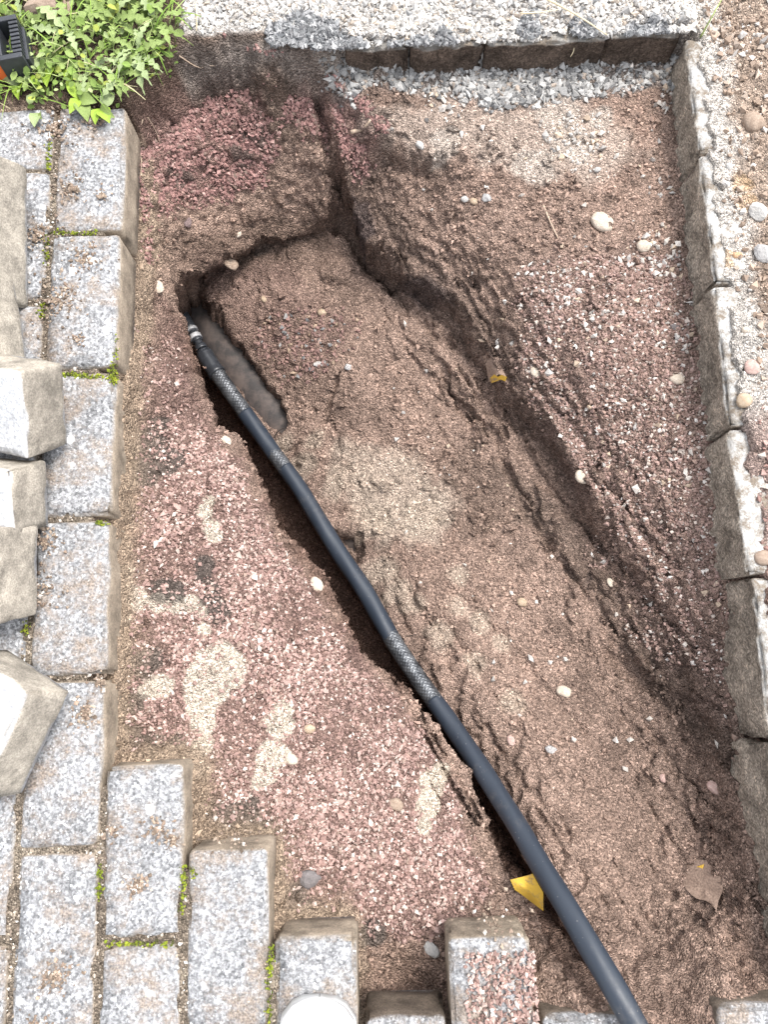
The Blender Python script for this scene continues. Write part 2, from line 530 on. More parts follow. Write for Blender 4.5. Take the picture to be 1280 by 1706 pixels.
# terraces slipping off the right hand wall
for pts, zz, dep, wd in [
    ([(520, 190), (535, 250), (552, 300), (560, 345), (578, 385), (600, 425), (650, 470)], -.24, .034, .009),
    ([(585, 180), (640, 236), (720, 262)], -.07, .010, .006),
    ([(738, 618), (760, 670), (795, 700), (828, 735), (850, 800), (880, 872), (915, 915)], -.27, .013, .007),
    ([(640, 480), (720, 560), (780, 600)], -.27, .010, .007),
    ([(1030, 1095), (1085, 1140), (1135, 1170), (1152, 1205)], -.19, .020, .012),
    ([(1065, 1175), (1110, 1240), (1160, 1312), (1188, 1370), (1200, 1440), (1245, 1465)], -.17, .008, .005),
    ([(1000, 850), (1040, 930), (1090, 1010), (1150, 1090)], -.18, .009, .007),
    ([(900, 900), (960, 960), (1010, 1060), (1060, 1120)], -.23, .006, .006),
    ([(540, 700), (552, 660), (565, 632)], -.32, .012, .006),
    ([(1120, 1100), (1170, 1160), (1215, 1240), (1240, 1320)], -.11, .008, .008),
    ([(345, 720), (350, 800), (352, 870)], -.1, .005, .006),
    ([(480, 960), (484, 1020), (500, 1080)], -.12, .008, .007),
    ([(800, 1020), (870, 1100), (930, 1180), (990, 1240)], -.25, .006, .007),
    ([(690, 1000), (760, 1070), (830, 1150), (880, 1190)], -.26, .005, .007)]:
    d = sdline(XW + .3 * (X - XW), YW, W(pts, zz))
    Z = Z - dep * np.exp(-(d / wd) ** 2)
# lumps and clods
for px, py, zz, hh, rp in [(570, 300, -.18, .018, 26), (815, 705, -.24, .024, 30), (480, 510, -.33, .012, 60), (590, 620, -.29, .010, 70), (690, 700, -.28, .012, 55), (855, 560, -.20, .008, 30),
                           (440, 110, -.03, .030, 38), (470, 90, -.02, .022, 30), (660, 1210, -.14, .010, 40), (1010, 850, -.16, .02, 35), (980, 820, -.17, .012, 30), (330, 380, -.18, .012, 30), (420, 330, -.2, .01, 40),
                           (440, 1150, -.1, .012, 18), (470, 1200, -.1, .010, 14), (360, 1010, -.09, .008, 16), (260, 740, -.085, .01, 30), (240, 1190, -.085, .008, 25), (760, 1545, -.085, .012, 25), (1110, 830, -.12, .008, 40),
                           (1165, 565, -.08, .012, 18), (990, 505, -.09, .012, 20), (650, 560, -.27, .01, 40), (500, 430, -.3, .016, 35), (400, 455, -.33, .01, 25), (560, 450, -.29, .014, 30)]:
    p = P(px, py, zz); r = rp * (1 - zz) / FPX
    d = np.hypot(XW - p[0], YW - p[1]) / r
    Z = Z + hh * np.clip(1 - d * d, 0, 1) ** 1.2

HP = [(268, 462, -.40), (285, 492, -.393), (303, 522, -.386), (322, 555, -.380), (345, 597, -.374), (365, 627, -.370), (410, 690, -.362), (450, 746, -.354), (500, 815, -.340), (555, 905, -.320), (610, 988, -.298), (652, 1062, -.278),
      (690, 1120, -.262), (735, 1183, -.238), (790, 1262, -.192), (850, 1355, -.130), (905, 1447, -.072), (960, 1537, -.022), (1010, 1622, .008), (1055, 1700, .025), (1100, 1780, .034), (1180, 1920, .036), (1260, 2060, .036)]
# narrow deep slot between the left bank and the hose
hl = np.array([P(*q)[:2] for q in HP[3:20]])
SLOT = sdpoly(XP, YP, np.vstack([hl, hl[::-1] - np.array((.16, .02))]))
tp_ = sstep(-.43, -.36, YP)
Z = Z - .060 * sstep(.0, .014, SLOT - .004) * sstep(.5, 1.2, SD / WID) * tp_ * sstep(.62, .50, YP)

# channel that shows the drain pipe
CH = sdpoly(XP, YP, W([(262, 470), (310, 452), (338, 490), (395, 568), (435, 618), (470, 668), (488, 712), (470, 730), (440, 712), (405, 668), (350, 600), (310, 560)], -.39))
Z = np.minimum(Z, np.where((CH > 0) & (SD > WID * .6), -.428 + .065 * (1 - sstep(0, .012, CH)), 9))
CH2 = sdpoly(XW, YW, W([(565, 880), (600, 895), (612, 925), (600, 955), (580, 925), (545, 870)], -.34))
Z = Z - .028 * sstep(-.006, .01, CH2)
CH3 = sdpoly(XW, YW, W([(468, 722), (500, 740), (512, 775), (498, 778), (478, 752)], -.36))
Z = Z - .012 * sstep(-.004, .006, CH3)

AE = dict(Y=-.564, Z=-.460, A=-.356, B=-.253, C=-.149, D=-.043, E=.061, F=.165, G=.270, H=.375, I=.478)
IN = .022
stair = [(AE['A'] - IN, .79), (AE['A'] - IN, -.125 - IN), (AE['B'] - IN, -.125 - IN), (AE['B'] - IN, -.226 - IN), (AE['C'] - IN, -.226 - IN), (AE['C'] - IN, -.329 - IN),
         (AE['D'] - IN, -.329 - IN), (AE['D'] - IN, -.415 - IN), (AE['E'] + IN, -.415 - IN), (AE['E'] + IN, -.334 - IN), (AE['F'] - IN, -.334 - IN), (AE['F'] - IN, -.424 - IN), (1.0, -.424 - IN), (60, -.424 - IN), (60, -60), (-60, -60), (-60, .79)]
SP_ = sdpoly(X, Y, [pav(*q) for q in stair])
HN = np.exp(-np.clip(-SP_ - IN + .004 * n1, 0, 1) / .014) * sstep(-.02, -.06, X)
HN = HN * (.35 + .65 * sstep(.50, .30, Y)) * (.55 + .6 * sstep(-.5, .4, fbm(X * 13, Y * 13, 2.2, 201, 3)))
Z = Z + .046 * np.clip(HN, 0, 1)

# relief of loose soil
flat = sstep(.0, .25, X + .05) * sstep(-.10, -.28, Y) * sstep(.0, .06, SD)      # trodden smooth floor at the near end
amp = 1 - .72 * flat
Z = Z + amp * (.0055 * fbm(X * 16, Y * 16, Z * 16, 51, 3) + .0030 * fbm(X * 48, Y * 48, Z * 48, 61, 2) + .0017 * vn(X * 150, Y * 150, Z * 150, 71) + .0010 * vn(X * 310, Y * 310, Z * 310, 73))
clod = np.clip(vn(X * 70, Y * 70, Z * 70, 81) - .15, 0, 1)
Z = Z + amp * .008 * clod * sstep(-.15, .1, n1)
DUG = Z.copy()

# what stands above the dig
m_right = sstep(.013, .021, X - kx(Y) + .008 * vn(X * 55, Y * 55, 0, 190) + .005 * vn(X * 130, Y * 130, 0, 191) - .004 * sstep(.35, .25, Y))
Zr = .004 + .010 * fbm(X * 14, Y * 14, 0, 91, 3) + .004 * fbm(X * 60, Y * 60, 0, 92, 2) + .0015 * vn(X * 240, Y * 240, 0, 93) - .006 * sstep(.35, .15, Y)
Zr = Zr + .022 * sstep(.05, .16, X - kx(Y)) * sstep(.35, .6, Y)
SOILEND = sstep(-.045, -.075, X)            # no edging stone here, only a bank of earth
m_back = sstep(.014 - .018 * SOILEND, .022 + .012 * SOILEND, Y - by(X) + (.014 + .010 * SOILEND) * n1)
Zb = .004 + .006 * fbm(X * 18, Y * 18, 0, 94, 3) + .003 * fbm(X * 70, Y * 70, 0, 95, 2) + .0015 * vn(X * 240, Y * 240, 0, 96)
m_pav = sstep(-.006, .006, SP_)
Zp = -.0065 + .003 * fbm(X * 40, Y * 40, 0, 97, 3) + .001 * vn(X * 240, Y * 240, 0, 98)
WEED = [P(a, b, 0)[:2] for a, b in [(-400, 172), (60, 172), (205, 168), (225, 140), (262, 118), (285, 95), (300, 60), (310, -40), (250, -900), (-4000, -900)]]
SWD = sdpoly(XW, YW, WEED)
m_weed = sstep(-.014, .006, SWD)
Zw = .004 + .010 * fbm(X * 16, Y * 16, 0, 99, 3) + .003 * vn(X * 80, Y * 80, 0, 100)
Z = Z * (1 - m_back) + Zb * m_back
Z = Z * (1 - m_weed) + Zw * m_weed
Z = Z * (1 - m_pav) + Zp * m_pav
Z = Z * (1 - m_right) + Zr * m_right
dig = (1 - m_back) * (1 - m_weed) * (1 - m_pav) * (1 - m_right)


def hz(x, y):
    x = np.asarray(x, float); y = np.asarray(y, float)
    i = np.clip(np.searchsorted(XS, x) - 1, 0, len(XS) - 2); j = np.clip(np.searchsorted(YS, y) - 1, 0, len(YS) - 2)
    fx = (x - XS[i]) / (XS[i + 1] - XS[i]); fy = (y - YS[j]) / (YS[j + 1] - YS[j])
    return (Z[j, i] * (1 - fx) + Z[j, i + 1] * fx) * (1 - fy) + (Z[j + 1, i] * (1 - fx) + Z[j + 1, i + 1] * fx) * fy


def samp(A, x, y):
    i = np.clip(np.searchsorted(XS, x) - 1, 0, len(XS) - 2); j = np.clip(np.searchsorted(YS, y) - 1, 0, len(YS) - 2)
    return A[j, i]


def hit(px, py):
    """where the ground lies that shows at a photograph pixel"""
    zs = np.linspace(.05, -.46, 512)
    q = np.array([P(px, py, z) for z in zs])
    under = q[:, 2] <= hz(q[:, 0], q[:, 1])
    k = int(np.argmax(under)) if under.any() else 511
    return q[k]


# ----- colour of the soil, with shade painted into the slot and overhang
def tone(c):
    return np.array(c)[None, None, :]


def disc(lst, z, soft=.18, ns=.45):
    m = np.zeros(X.shape)
    wob = ns * fbm(X * 45, Y * 45, 3.1, 111, 3)
    for px, py, r in lst:
        p = P(px, py, z); rr = r * (1 - z) / FPX
        d = np.hypot(X - p[0], Y - p[1]) / rr
        m = np.maximum(m, sstep(1 + soft * .5, 1 - soft, d + wob))
    return m


def area(pts, z, soft=.012):
    return sstep(-soft, soft, sdpoly(X, Y, W(pts, z)) + soft * 1.3 * fbm(X * 45, Y * 45, 1.1, 121, 3))


C = np.zeros(X.shape + (3,)) + tone((.315, .224, .181))
mot = fbm(X * 9, Y * 9, Z * 9, 131, 4)
C = C * (1 + .28 * mot[..., None])
mo2 = sstep(.05, .4, fbm(X * 26, Y * 26, Z * 26, 133, 3))
C = C * (1 - .24 * mo2[..., None])


SANDM = np.zeros(X.shape); DARKM = np.zeros(X.shape)


def lay(mask, c, k=1.0):
    global C, SANDM, DARKM
    if c[0] < .095: DARKM = np.maximum(DARKM, mask * k)
    if c[0] > .45: SANDM = np.maximum(SANDM, mask * k)
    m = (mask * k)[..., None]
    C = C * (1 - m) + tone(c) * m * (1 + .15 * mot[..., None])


DAMP_SHADE = (.16, .103, .080)  # damp earth, also a painted stand-in for shade on the slot wall
RED = (.20, .128, .112)
SAND = (.50, .41, .33)
# damp, freshly cut earth in the cut faces, partly darkened as painted shade
lay(sstep(-.004, .004, SD) * sstep(1.9, .8, SD / WID) * (1 - flat), DAMP_SHADE, .40)
lay(area([(330, 440), (430, 400), (540, 380), (560, 420), (480, 470), (390, 470), (330, 490)], -.30), (.10, .07, .055), .6)  # occlusion shade under the overhang, painted into the earth
lay(area([(560, 280), (620, 330), (700, 440), (770, 490), (820, 560), (900, 670), (970, 770), (1010, 850), (960, 830), (880, 720), (800, 600), (740, 530), (640, 470), (590, 400)], -.22), (.14, .105, .088), .4)
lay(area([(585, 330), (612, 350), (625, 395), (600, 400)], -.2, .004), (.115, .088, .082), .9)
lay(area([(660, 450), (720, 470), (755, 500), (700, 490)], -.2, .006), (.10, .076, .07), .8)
lay(area([(330, 590), (350, 680), (430, 770), (480, 905), (600, 1090), (740, 1200), (850, 1430), (890, 1430), (780, 1230), (650, 1080), (560, 950), (450, 760), (380, 650)], -.34), (.135, .085, .066), .85)  # damp reddish earth with the slot's shade painted in
lay(sstep(-.002, .008, SLOT) * sstep(.3, 1., SD / WID) * tp_, (.135, .085, .067), .9)  # slot floor: damp earth, painted darker for its shade
lay(area([(820, 740), (900, 800), (980, 900), (1080, 1020), (1170, 1150), (1220, 1230), (1240, 1330), (1180, 1280), (1080, 1130), (960, 940), (860, 830)], -.2), (.15, .112, .092), .6)
lay(area([(700, 820), (780, 740), (850, 800), (880, 870), (780, 900)], -.28), (.17, .125, .1), .5)
# pink chippings bed
REDZ = area([(236, 165), (300, 140), (430, 150), (540, 160), (600, 195), (640, 235), (590, 262), (540, 215), (470, 195), (410, 250), (335, 268), (280, 300), (245, 330), (240, 430), (230, 400)], -.10)
BANK = area([(218, 430), (255, 470), (290, 560), (318, 640), (360, 720), (405, 790), (455, 890), (520, 990), (590, 1080), (690, 1200), (750, 1300), (790, 1400), (820, 1500), (740, 1560), (600, 1560), (470, 1545), (458, 1410), (335, 1400), (318, 1262), (208, 1262), (215, 900), (220, 600)], -.10)
MIXF = area([(350, 470), (480, 470), (590, 560), (540, 640), (470, 620), (390, 570)], -.34, .02)
PINKR = area([(960, 430), (1110, 420), (1170, 700), (1195, 900), (1210, 1180), (1120, 1060), (1000, 800), (900, 600), (870, 450)], -.10, .03)
lay(REDZ, (.23, .145, .128), .85); lay(BANK, RED, .75); lay(MIXF, RED, .4); lay(PINKR, (.235, .165, .14), .7)
# dusty fines and sand
GREY = area([(500, 80), (520, 120), (570, 165), (640, 150), (760, 160), (860, 180), (960, 158), (1120, 140), (1140, 60), (540, 60)], -.06, .012)
PALE = area([(600, 190), (740, 170), (980, 170), (1080, 250), (980, 300), (880, 280), (740, 250), (660, 225)], -.07, .02)
lay(PALE, (.44, .355, .30), .8)
lay(GREY, (.30, .275, .255), .7)
lay(GREY * sstep(.0, .3, n2), (.33, .26, .215), .8)
lay(disc([(890, 275, 40), (960, 240, 45), (740, 240, 28), (930, 190, 40), (1000, 200, 25)], -.075), (.54, .47, .41), .6)
lay(area([(560, 740), (700, 760), (760, 840), (730, 900), (640, 900), (580, 830)], -.3, .02), (.47, .39, .32), .7)
lay(disc([(640, 950, 25), (665, 985, 22), (690, 1010, 20), (760, 1010, 22), (800, 1040, 20), (830, 1070, 16), (735, 1060, 22), (790, 1110, 20), (850, 1170, 22), (620, 860, 40), (700, 860, 40), (560, 790, 30), (470, 715, 20), (505, 755, 22), (520, 720, 18), (760, 960, 18)], -.28, .5, .6), SAND, .6)
lay(disc([(358, 1100, 34), (345, 1135, 36), (332, 1170, 26), (380, 1115, 28), (338, 1050, 15), (338, 1020, 12), (336, 1205, 20), (336, 1245, 17), (338, 1280, 14), (270, 1140, 22), (245, 1150, 16), (448, 1260, 30), (462, 1212, 26), (440, 1298, 22), (470, 1185, 16),
          (212, 990, 20), (232, 1000, 22), (262, 1006, 18), (290, 1006, 18), (318, 1005, 16), (212, 955, 16), (338, 850, 14), (350, 875, 16), (345, 830, 10), (212, 1030, 16), (355, 890, 14)], -.088, .15, .45), (.60, .52, .43), .95)
lay(disc([(722, 1310, 24), (715, 1345, 22), (735, 1295, 20), (706, 1378, 14)], -.12, .2, .25), (.62, .53, .43), .95)
lay(disc([(250, 740, 40), (275, 765, 32), (240, 790, 28), (265, 700, 18), (272, 984, 24), (295, 985, 18), (350, 990, 22), (362, 1020, 24), (245, 1105, 28), (225, 1170, 24), (222, 1220, 24), (360, 1375, 34), (400, 1365, 34), (440, 1385, 26), (260, 1240, 20), (340, 940, 16), (300, 1240, 16), (480, 1500, 26), (350, 1350, 22), (335, 960, 14), (500, 1530, 26), (620, 1560, 24)], -.088, .2, .5), (.090, .080, .072), .8)
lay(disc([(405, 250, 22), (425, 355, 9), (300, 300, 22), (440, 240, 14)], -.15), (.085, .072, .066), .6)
# brown earth at the top left and the haunch under the edge of the paving
lay(area([(275, 90), (300, 50), (450, 62), (540, 85), (470, 130), (400, 125), (300, 130)], -.03, .012), (.13, .097, .08), .85)
lay(sstep(-.036, -.026, SP_) * dig * sstep(-.0, -.06, X), (.36, .29, .21), .55)
lay(np.clip(HN * 2.2, 0, 1) * dig * sstep(.80, .70, Y), (.33, .25, .185), .9)
lay(area([(410, 90), (470, 85), (505, 110), (480, 160), (440, 165)], -.04), (.17, .125, .1), .8)
lay(sstep(.0, .02, SD) * area([(300, 330), (420, 310), (520, 300), (540, 380), (400, 420), (310, 440)], -.24, .02), (.16, .115, .092), .6)
# outside the dig
lay(m_back, (.50, .47, .44), 1.0)
lay(m_back * sstep(.0, .35, n2 + .25 * vn(X * 40, Y * 40, 0, 141)), (.66, .60, .54), .8)
lay(SOILEND * m_back * sstep(.040, .030, Y - by(X) + .012 * n1), (.15, .11, .088), 1.0)
lay(m_right, (.25, .185, .145), 1.0)
lay(m_right * sstep(.45, .65, Y), (.42, .33, .265), .75)
lay(m_right * sstep(.03, .0, X - kx(Y) - .045 + .025 * n1) * sstep(.05, .2, Y), (.60, .57, .53), .75)
lay(m_right * sstep(.36, .28, Y), (.26, .165, .14), .75)
lay(m_right * disc([(1235, 310, 22), (1215, 430, 20), (1240, 340, 18)], 0), (.50, .33, .18), .6)
lay(m_pav, (.20, .165, .13), 1.0)
lay(m_pav * sstep(.1, .4, n2), (.34, .29, .23), .8)
lay(m_weed, (.13, .095, .07), 1.0)
lay(m_weed * sstep(.1, .4, n2), (.28, .22, .17), .7)
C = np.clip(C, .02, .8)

# ----- undercut the walls, roughen along the normal and build the sheet
pull = pull * dig
GX, GY, GZ = X - pull * gx / gl, Y - pull * gy / gl, Z.copy()
tx = np.stack([np.gradient(GX, axis=1), np.gradient(GY, axis=1), np.gradient(GZ, axis=1)], -1)
ty = np.stack([np.gradient(GX, axis=0), np.gradient(GY, axis=0), np.gradient(GZ, axis=0)], -1)
NN = np.cross(tx, ty); NN /= np.linalg.norm(NN, axis=2, keepdims=True) + 1e-12
steep = sstep(.9, .5, NN[..., 2]) * dig
dd = steep * (.010 * fbm(GX * 40, GY * 40, GZ * 40, 151, 3) + .005 * vn(GX * 110, GY * 110, GZ * 110, 153) + .002 * vn(GX * 190, GY * 190, GZ * 190, 152))
GX, GY, GZ = GX + NN[..., 0] * dd, GY + NN[..., 1] * dd, GZ + NN[..., 2] * dd
ny, nx = X.shape
idx = np.arange(nx * ny).reshape(ny, nx)
F = np.stack([idx[:-1, :-1], idx[:-1, 1:], idx[1:, 1:], idx[1:, :-1]], -1).reshape(-1, 4)
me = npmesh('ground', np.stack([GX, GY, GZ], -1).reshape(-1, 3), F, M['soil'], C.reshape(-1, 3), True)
props(link('ground', me), kind='structure')


# ---------------------------------------------------------------- paving blocks
def box_coords(h, r, n):
    inner = np.linspace(-h + r, h - r, n)
    return np.concatenate([[-h], inner, [h]])


def block_mesh(name, dims, mat, seed, r=.005, wear=1.0, res=.014, ribs=0):
    hx, hy, hzz = [d / 2 for d in dims]
    cs = [box_coords(h, r, max(3, int(2 * h / res))) for h in (hx, hy, hzz)]
    V, Fq, base = [], [], 0
    for ax in range(3):
        a, b = [(1, 2), (2, 0), (0, 1)][ax]
        for sgn in (-1, 1):
            A, B = np.meshgrid(cs[a], cs[b], indexing='ij')
            q = np.zeros(A.shape + (3,))
            q[..., a] = A; q[..., b] = B; q[..., ax] = sgn * (hx, hy, hzz)[ax]
            na, nb = A.shape
            ii = np.arange(na * nb).reshape(na, nb) + base
            f = np.stack([ii[:-1, :-1], ii[1:, :-1], ii[1:, 1:], ii[:-1, 1:]], -1).reshape(-1, 4)
            if sgn < 0: f = f[:, ::-1]
            V.append(q.reshape(-1, 3)); Fq.append(f); base += na * nb
    V = np.concatenate(V); Fq = np.concatenate(Fq)
    H = np.array((hx, hy, hzz))
    rr = r * (1 + .9 * vn(V[:, 0] * 60 + seed, V[:, 1] * 60, V[:, 2] * 60, 7))[:, None]
    q = np.clip(V, -(H - r), H - r)
    d = V - q
    L = np.linalg.norm(d, axis=1, keepdims=True)
    edge = ((np.abs(d) > 1e-9).sum(1) >= 2)[:, None]
    V2 = np.where(edge, q + d / np.maximum(L, 1e-9) * r * .95 - d / np.maximum(L, 1e-9) * np.clip(rr - r * .8, 0, 1) * wear, V)
    sgnd = d / np.maximum(L, 1e-9)
    V2 = V2 + sgnd * (.0011 * wear * fbm(V[:, 0] * 40 + seed * 3, V[:, 1] * 40, V[:, 2] * 40, 8, 3))[:, None]
    if ribs:
        # split or corrugated face towards -x
        f = np.clip((-V[:, 0] / hx), 0, 1)
        wv = np.abs(np.sin(V[:, 1] * ribs + seed + 1.2 * vn(V[:, 1] * 14 + seed, 0 * V[:, 0], 0, 14) + V[:, 2] * 6)) ** 1.6
        low = 1 - .85 * np.clip((V[:, 2] - hzz * .62) / (hzz * .36), 0, 1)
        V2[:, 0] += f * low * (.0045 * wv + .006 * fbm(V[:, 1] * 45 + seed, V[:, 2] * 16, 0, 12, 4))
        V2[:, 2] -= (V[:, 2] > hzz * .7) * np.clip(.003 * fbm(V[:, 0] * 40 + seed, V[:, 1] * 90, 3, 13, 4) + .0003, 0, 1)
    me = npmesh(name, V2, Fq, mat, None, True)
    bm = bmesh.new(); bm.from_mesh(me)
    bmesh.ops.remove_doubles(bm, verts=bm.verts, dist=1e-5)
    bm.to_mesh(me); bm.free()
    return me


PMD = block_mesh('paving_block', (.0965, .1985, .08), M['paver_dark'], 61.3, .006, 1.6)
PM = [block_mesh('paving_block', (.0965, .1985, .08), M['paver'], s * 11.3, .0055, 1.5) for s in range(5)]
pavement = props(link('pavement', None), kind='structure')
cols = {'Y': .703, 'Z': .703, 'A': .8055, 'B': -.125, 'C': -.226, 'D': -.329, 'E': -.418, 'F': -.334, 'G': -.424, 'H': -.470, 'I': -.419}
cols['Y'] = .8055; cols['Z'] = .703
k = 0
for cname, top in cols.items():
    b = top
    if cname == 'Z':
        items = [(.8055, .1)]          # a half block closes the row under the weeds
        b = .703
    while b > -.55:
        p = pav(AE[cname] - .049, b - .0995)
        drop = random.uniform(-.0025, .0012)
        o = link('paving_block', PMD if cname in 'EGHI' else PM[k % 5], pavement, (p[0], p[1], -.04 + drop),
                 (random.uniform(-.006, .006), random.uniform(-.006, .006), R(1.72) + random.uniform(-.008, .008) + (math.pi if k % 2 else 0)))
        k += 1
        b -= .2062
hb = block_mesh('paving_block', (.0975, .0975, .08), M['paver'], 77.7, .0045)
p = pav(AE['Z'] - .049, .755)
link('paving_block', hb, pavement, (p[0], p[1], -.041), (0, 0, R(1.72)))

# ---------------------------------------------------------------- kerb on the right and edging at the back
kerb = props(link('kerb', None, None, (kx(.3), .3, -.14)), 'pale concrete kerb of ribbed stones along the right side of the trench', 'kerb')
ang = math.atan(0.0337)
for i, yt in enumerate([.906, .716, .512, .304, .1035, -.1075, -.318]):
    L = [.186, .200, .204, .196, .205, .205, .20][i]
    me = block_mesh('kerb_stone', (.056, L, .15), M['kerb'], 3.1 + i * 5.7, .004, 2.6, .008, ribs=math.pi / .024)
    yc = yt - L / 2 - .002
    off = [0, .0015, -.001, -.004, .004, .001, .003][i]
    zt = [.002, .0, -.001, -.004, -.006, -.004, -.006][i]
    o = link('kerb_stone', me, kerb)
    o.location = (kx(yc) + .028 + off - kerb.location.x, yc - kerb.location.y, zt - .075 - kerb.location.z)
    o.rotation_euler = (0, R([0, 0, 0, 1.5, 1, 0, 0][i]), ang + R([.3, 0, -.4, .9, -.7, 0, .4][i]))

edging = props(link('edging', None, None, (.1, by(.1), -.14)), 'earth-stained brown edging stones under the gravel at the far end of the trench', 'edging')
for i, (x0, x1) in enumerate([(-.060, .036), (.039, .150), (.152, .334), (.337, .447)]):
    L = x1 - x0
    me = block_mesh('edging_stone', (.045, L, .14), M['edging'], 40.1 + i * 4.3, .004, 1.6, .007, ribs=math.pi / .033)
    xc = (x0 + x1) / 2
    o = link('edging_stone', me, edging)
    o.location = (xc - edging.location.x, by(xc) + .0225 + [.004, .002, .0, .003, .0, .002][i] - edging.location.y, -.004 - .07 - edging.location.z)
    o.rotation_euler = (0, 0, math.pi / 2 + math.atan(.0545) + R([.5, 0, .4, -.5, .2, -.3][i]))


# ---------------------------------------------------------------- scattered fragments
CUBE = np.array([(x, y, z) for x in (-1, 1) for y in (-1, 1) for z in (-1, 1)], float)
CF = np.array([(0, 1, 3, 2), (4, 6, 7, 5), (0, 4, 5, 1), (2, 3, 7, 6), (0, 2, 6, 4), (1, 5, 7, 3)])


OCT = np.array([(1.25, 0, 0), (-1.25, 0, 0), (0, 1.25, 0), (0, -1.25, 0), (0, 0, 1.25), (0, 0, -1.25)])
OF = np.array([(0, 2, 4), (2, 1, 4), (1, 3, 4), (3, 0, 4), (2, 0, 5), (1, 2, 5), (3, 1, 5), (0, 3, 5)])


def frags(name, pos, size, col, mat, jit=.45, flatz=.7, label=None, cat=None, octa=True):
    n = len(pos)
    BASE, BF = (OCT, OF) if octa else (CUBE, CF)
    nv = len(BASE)
    if octa:
        V = BASE[None] * (1 + rng.uniform(-jit * .6, jit * .4, (n, nv, 1))) + rng.uniform(-jit, jit, (n, nv, 3)) * .8
    else:
        V = BASE[None] * (1 + rng.uniform(-jit, jit * .35, (n, nv, 3)))
    V[..., 2] *= flatz
    V *= rng.uniform(.75, 1.25, (n, 1, 3))
    q = rng.normal(size=(n, 4)); q /= np.linalg.norm(q, axis=1, keepdims=True)
    w, x, y, z = q.T
    Rm = np.stack([1 - 2 * (y * y + z * z), 2 * (x * y - z * w), 2 * (x * z + y * w), 2 * (x * y + z * w), 1 - 2 * (x * x + z * z), 2 * (y * z - x * w), 2 * (x * z - y * w), 2 * (y * z + x * w), 1 - 2 * (x * x + y * y)], -1).reshape(n, 3, 3)
    V = np.einsum('nij,nkj->nki', Rm, V) * (size[:, None, None] * .5)
    V += pos[:, None, :]
    Fq = (BF[None] + (np.arange(n) * nv)[:, None, None]).reshape(-1, BF.shape[1])
    me = npmesh(name, V.reshape(-1, 3), Fq, mat, np.repeat(col, nv, axis=0), False)
    o = props(link(name, me), label, cat, None, 'stuff')
    return o


def scatter(n, x0, x1, y0, y1, dens, sink=.2, smin=.003, smax=.006, power=1.6):
    x = rng.uniform(x0, x1, n); y = rng.uniform(y0, y1, n)
    keep = rng.random(n) < samp(dens, x, y)
    x, y = x[keep], y[keep]
    s = smin + (smax - smin) * rng.random(len(x)) ** power
    z = samp(GZ, x, y) * 0 + hz(x, y) + s * (.5 - sink) * .8
    return np.stack([x, y, z], 1), s


def pick(n, palette, weights, var=.15):
    pal = np.array(palette); i = rng.choice(len(pal), n, p=np.array(weights) / np.sum(weights))
    return np.clip(pal[i] * (1 + rng.normal(0, var, (n, 1))), .02, .8)


slope_ok = sstep(.35, .6, NN[..., 2])
notund = 1 - sstep(.0, .004, pull)
clean = 1 - np.clip(disc([(355, 1095, 24), (345, 1130, 26), (330, 1165, 18), (375, 1110, 22), (445, 1260, 20), (460, 1215, 16), (270, 1140, 20), (235, 1000, 14), (262, 1004, 10), (215, 990, 14)], -.088, .3, .3) + disc([(722, 1310, 24), (715, 1345, 22), (735, 1295, 20)], -.12, .2, .25), 0, 1)
blot = sstep(-.35, .15, fbm(X * 16, Y * 16, 8.8, 161, 3))
d_bank = BANK * dig * slope_ok * (1 - np.clip(HN * 2, 0, 1)) * (1 - .93 * SANDM) * (1 - .75 * DARKM) * (.3 + .7 * blot) * sstep(-.006, -.045, SD + .02 * n2)
pos, s = scatter(90000, -.40, .20, -.43, .50, d_bank, .25, .0026, .0066, 1.8)
red_pal = [(.31, .205, .18), (.385, .27, .24), (.235, .155, .137), (.47, .37, .325), (.58, .51, .46), (.26, .19, .158)]
frags('red_chippings', pos, s, pick(len(pos), red_pal, [4, 4, 3, 2, .7, 1.2]), M['chip'])
d_big = d_bank * disc([(430, 1050, 60), (480, 1130, 60), (380, 960, 50), (560, 1370, 70), (620, 1480, 70), (500, 1440, 50), (300, 900, 60), (400, 800, 40), (700, 1540, 40)], -.1, .5, .5) * .5
pos, s = scatter(9000, -.40, .20, -.43, .50, d_big, .2, .005, .0115, 2.0)
frags('red_chippings', pos, s, pick(len(pos), red_pal, [4, 4, 2, 3, 1.2, 1.2]), M['chip'])
d_top = REDZ * dig * slope_ok * notund
pos, s = scatter(60000, -.42, .08, .35, .95, d_top, .25, .003, .0075, 1.6)
frags('red_chippings', pos, s, pick(len(pos), [(.30, .175, .16), (.36, .22, .20), (.24, .14, .13), (.44, .30, .27), (.22, .16, .135)], [4, 3, 3, 1, 1]), M['chip'])
d_mix = MIXF * dig * slope_ok * notund * .55
pos, s = scatter(7000, -.30, .10, .15, .62, d_mix, .25, .004, .009)
frags('mixed_chippings', pos, s, pick(len(pos), [(.27, .17, .15), (.22, .14, .125), (.30, .29, .28), (.17, .17, .17), (.36, .27, .2)], [5, 4, .8, .8, 1]), M['chip'])
d_pr = PINKR * dig * slope_ok * notund * (.35 + .6 * blot)
pos, s = scatter(60000, .10, .50, -.20, .60, d_pr, .25, .0025, .0065, 2.0)
frags('pinkish_grit', pos, s, pick(len(pos), [(.30, .21, .18), (.36, .25, .22), (.24, .16, .135), (.50, .43, .38), (.62, .58, .54), (.20, .15, .125)], [5, 4, 4, 1.5, .7, 2]), M['chip'])
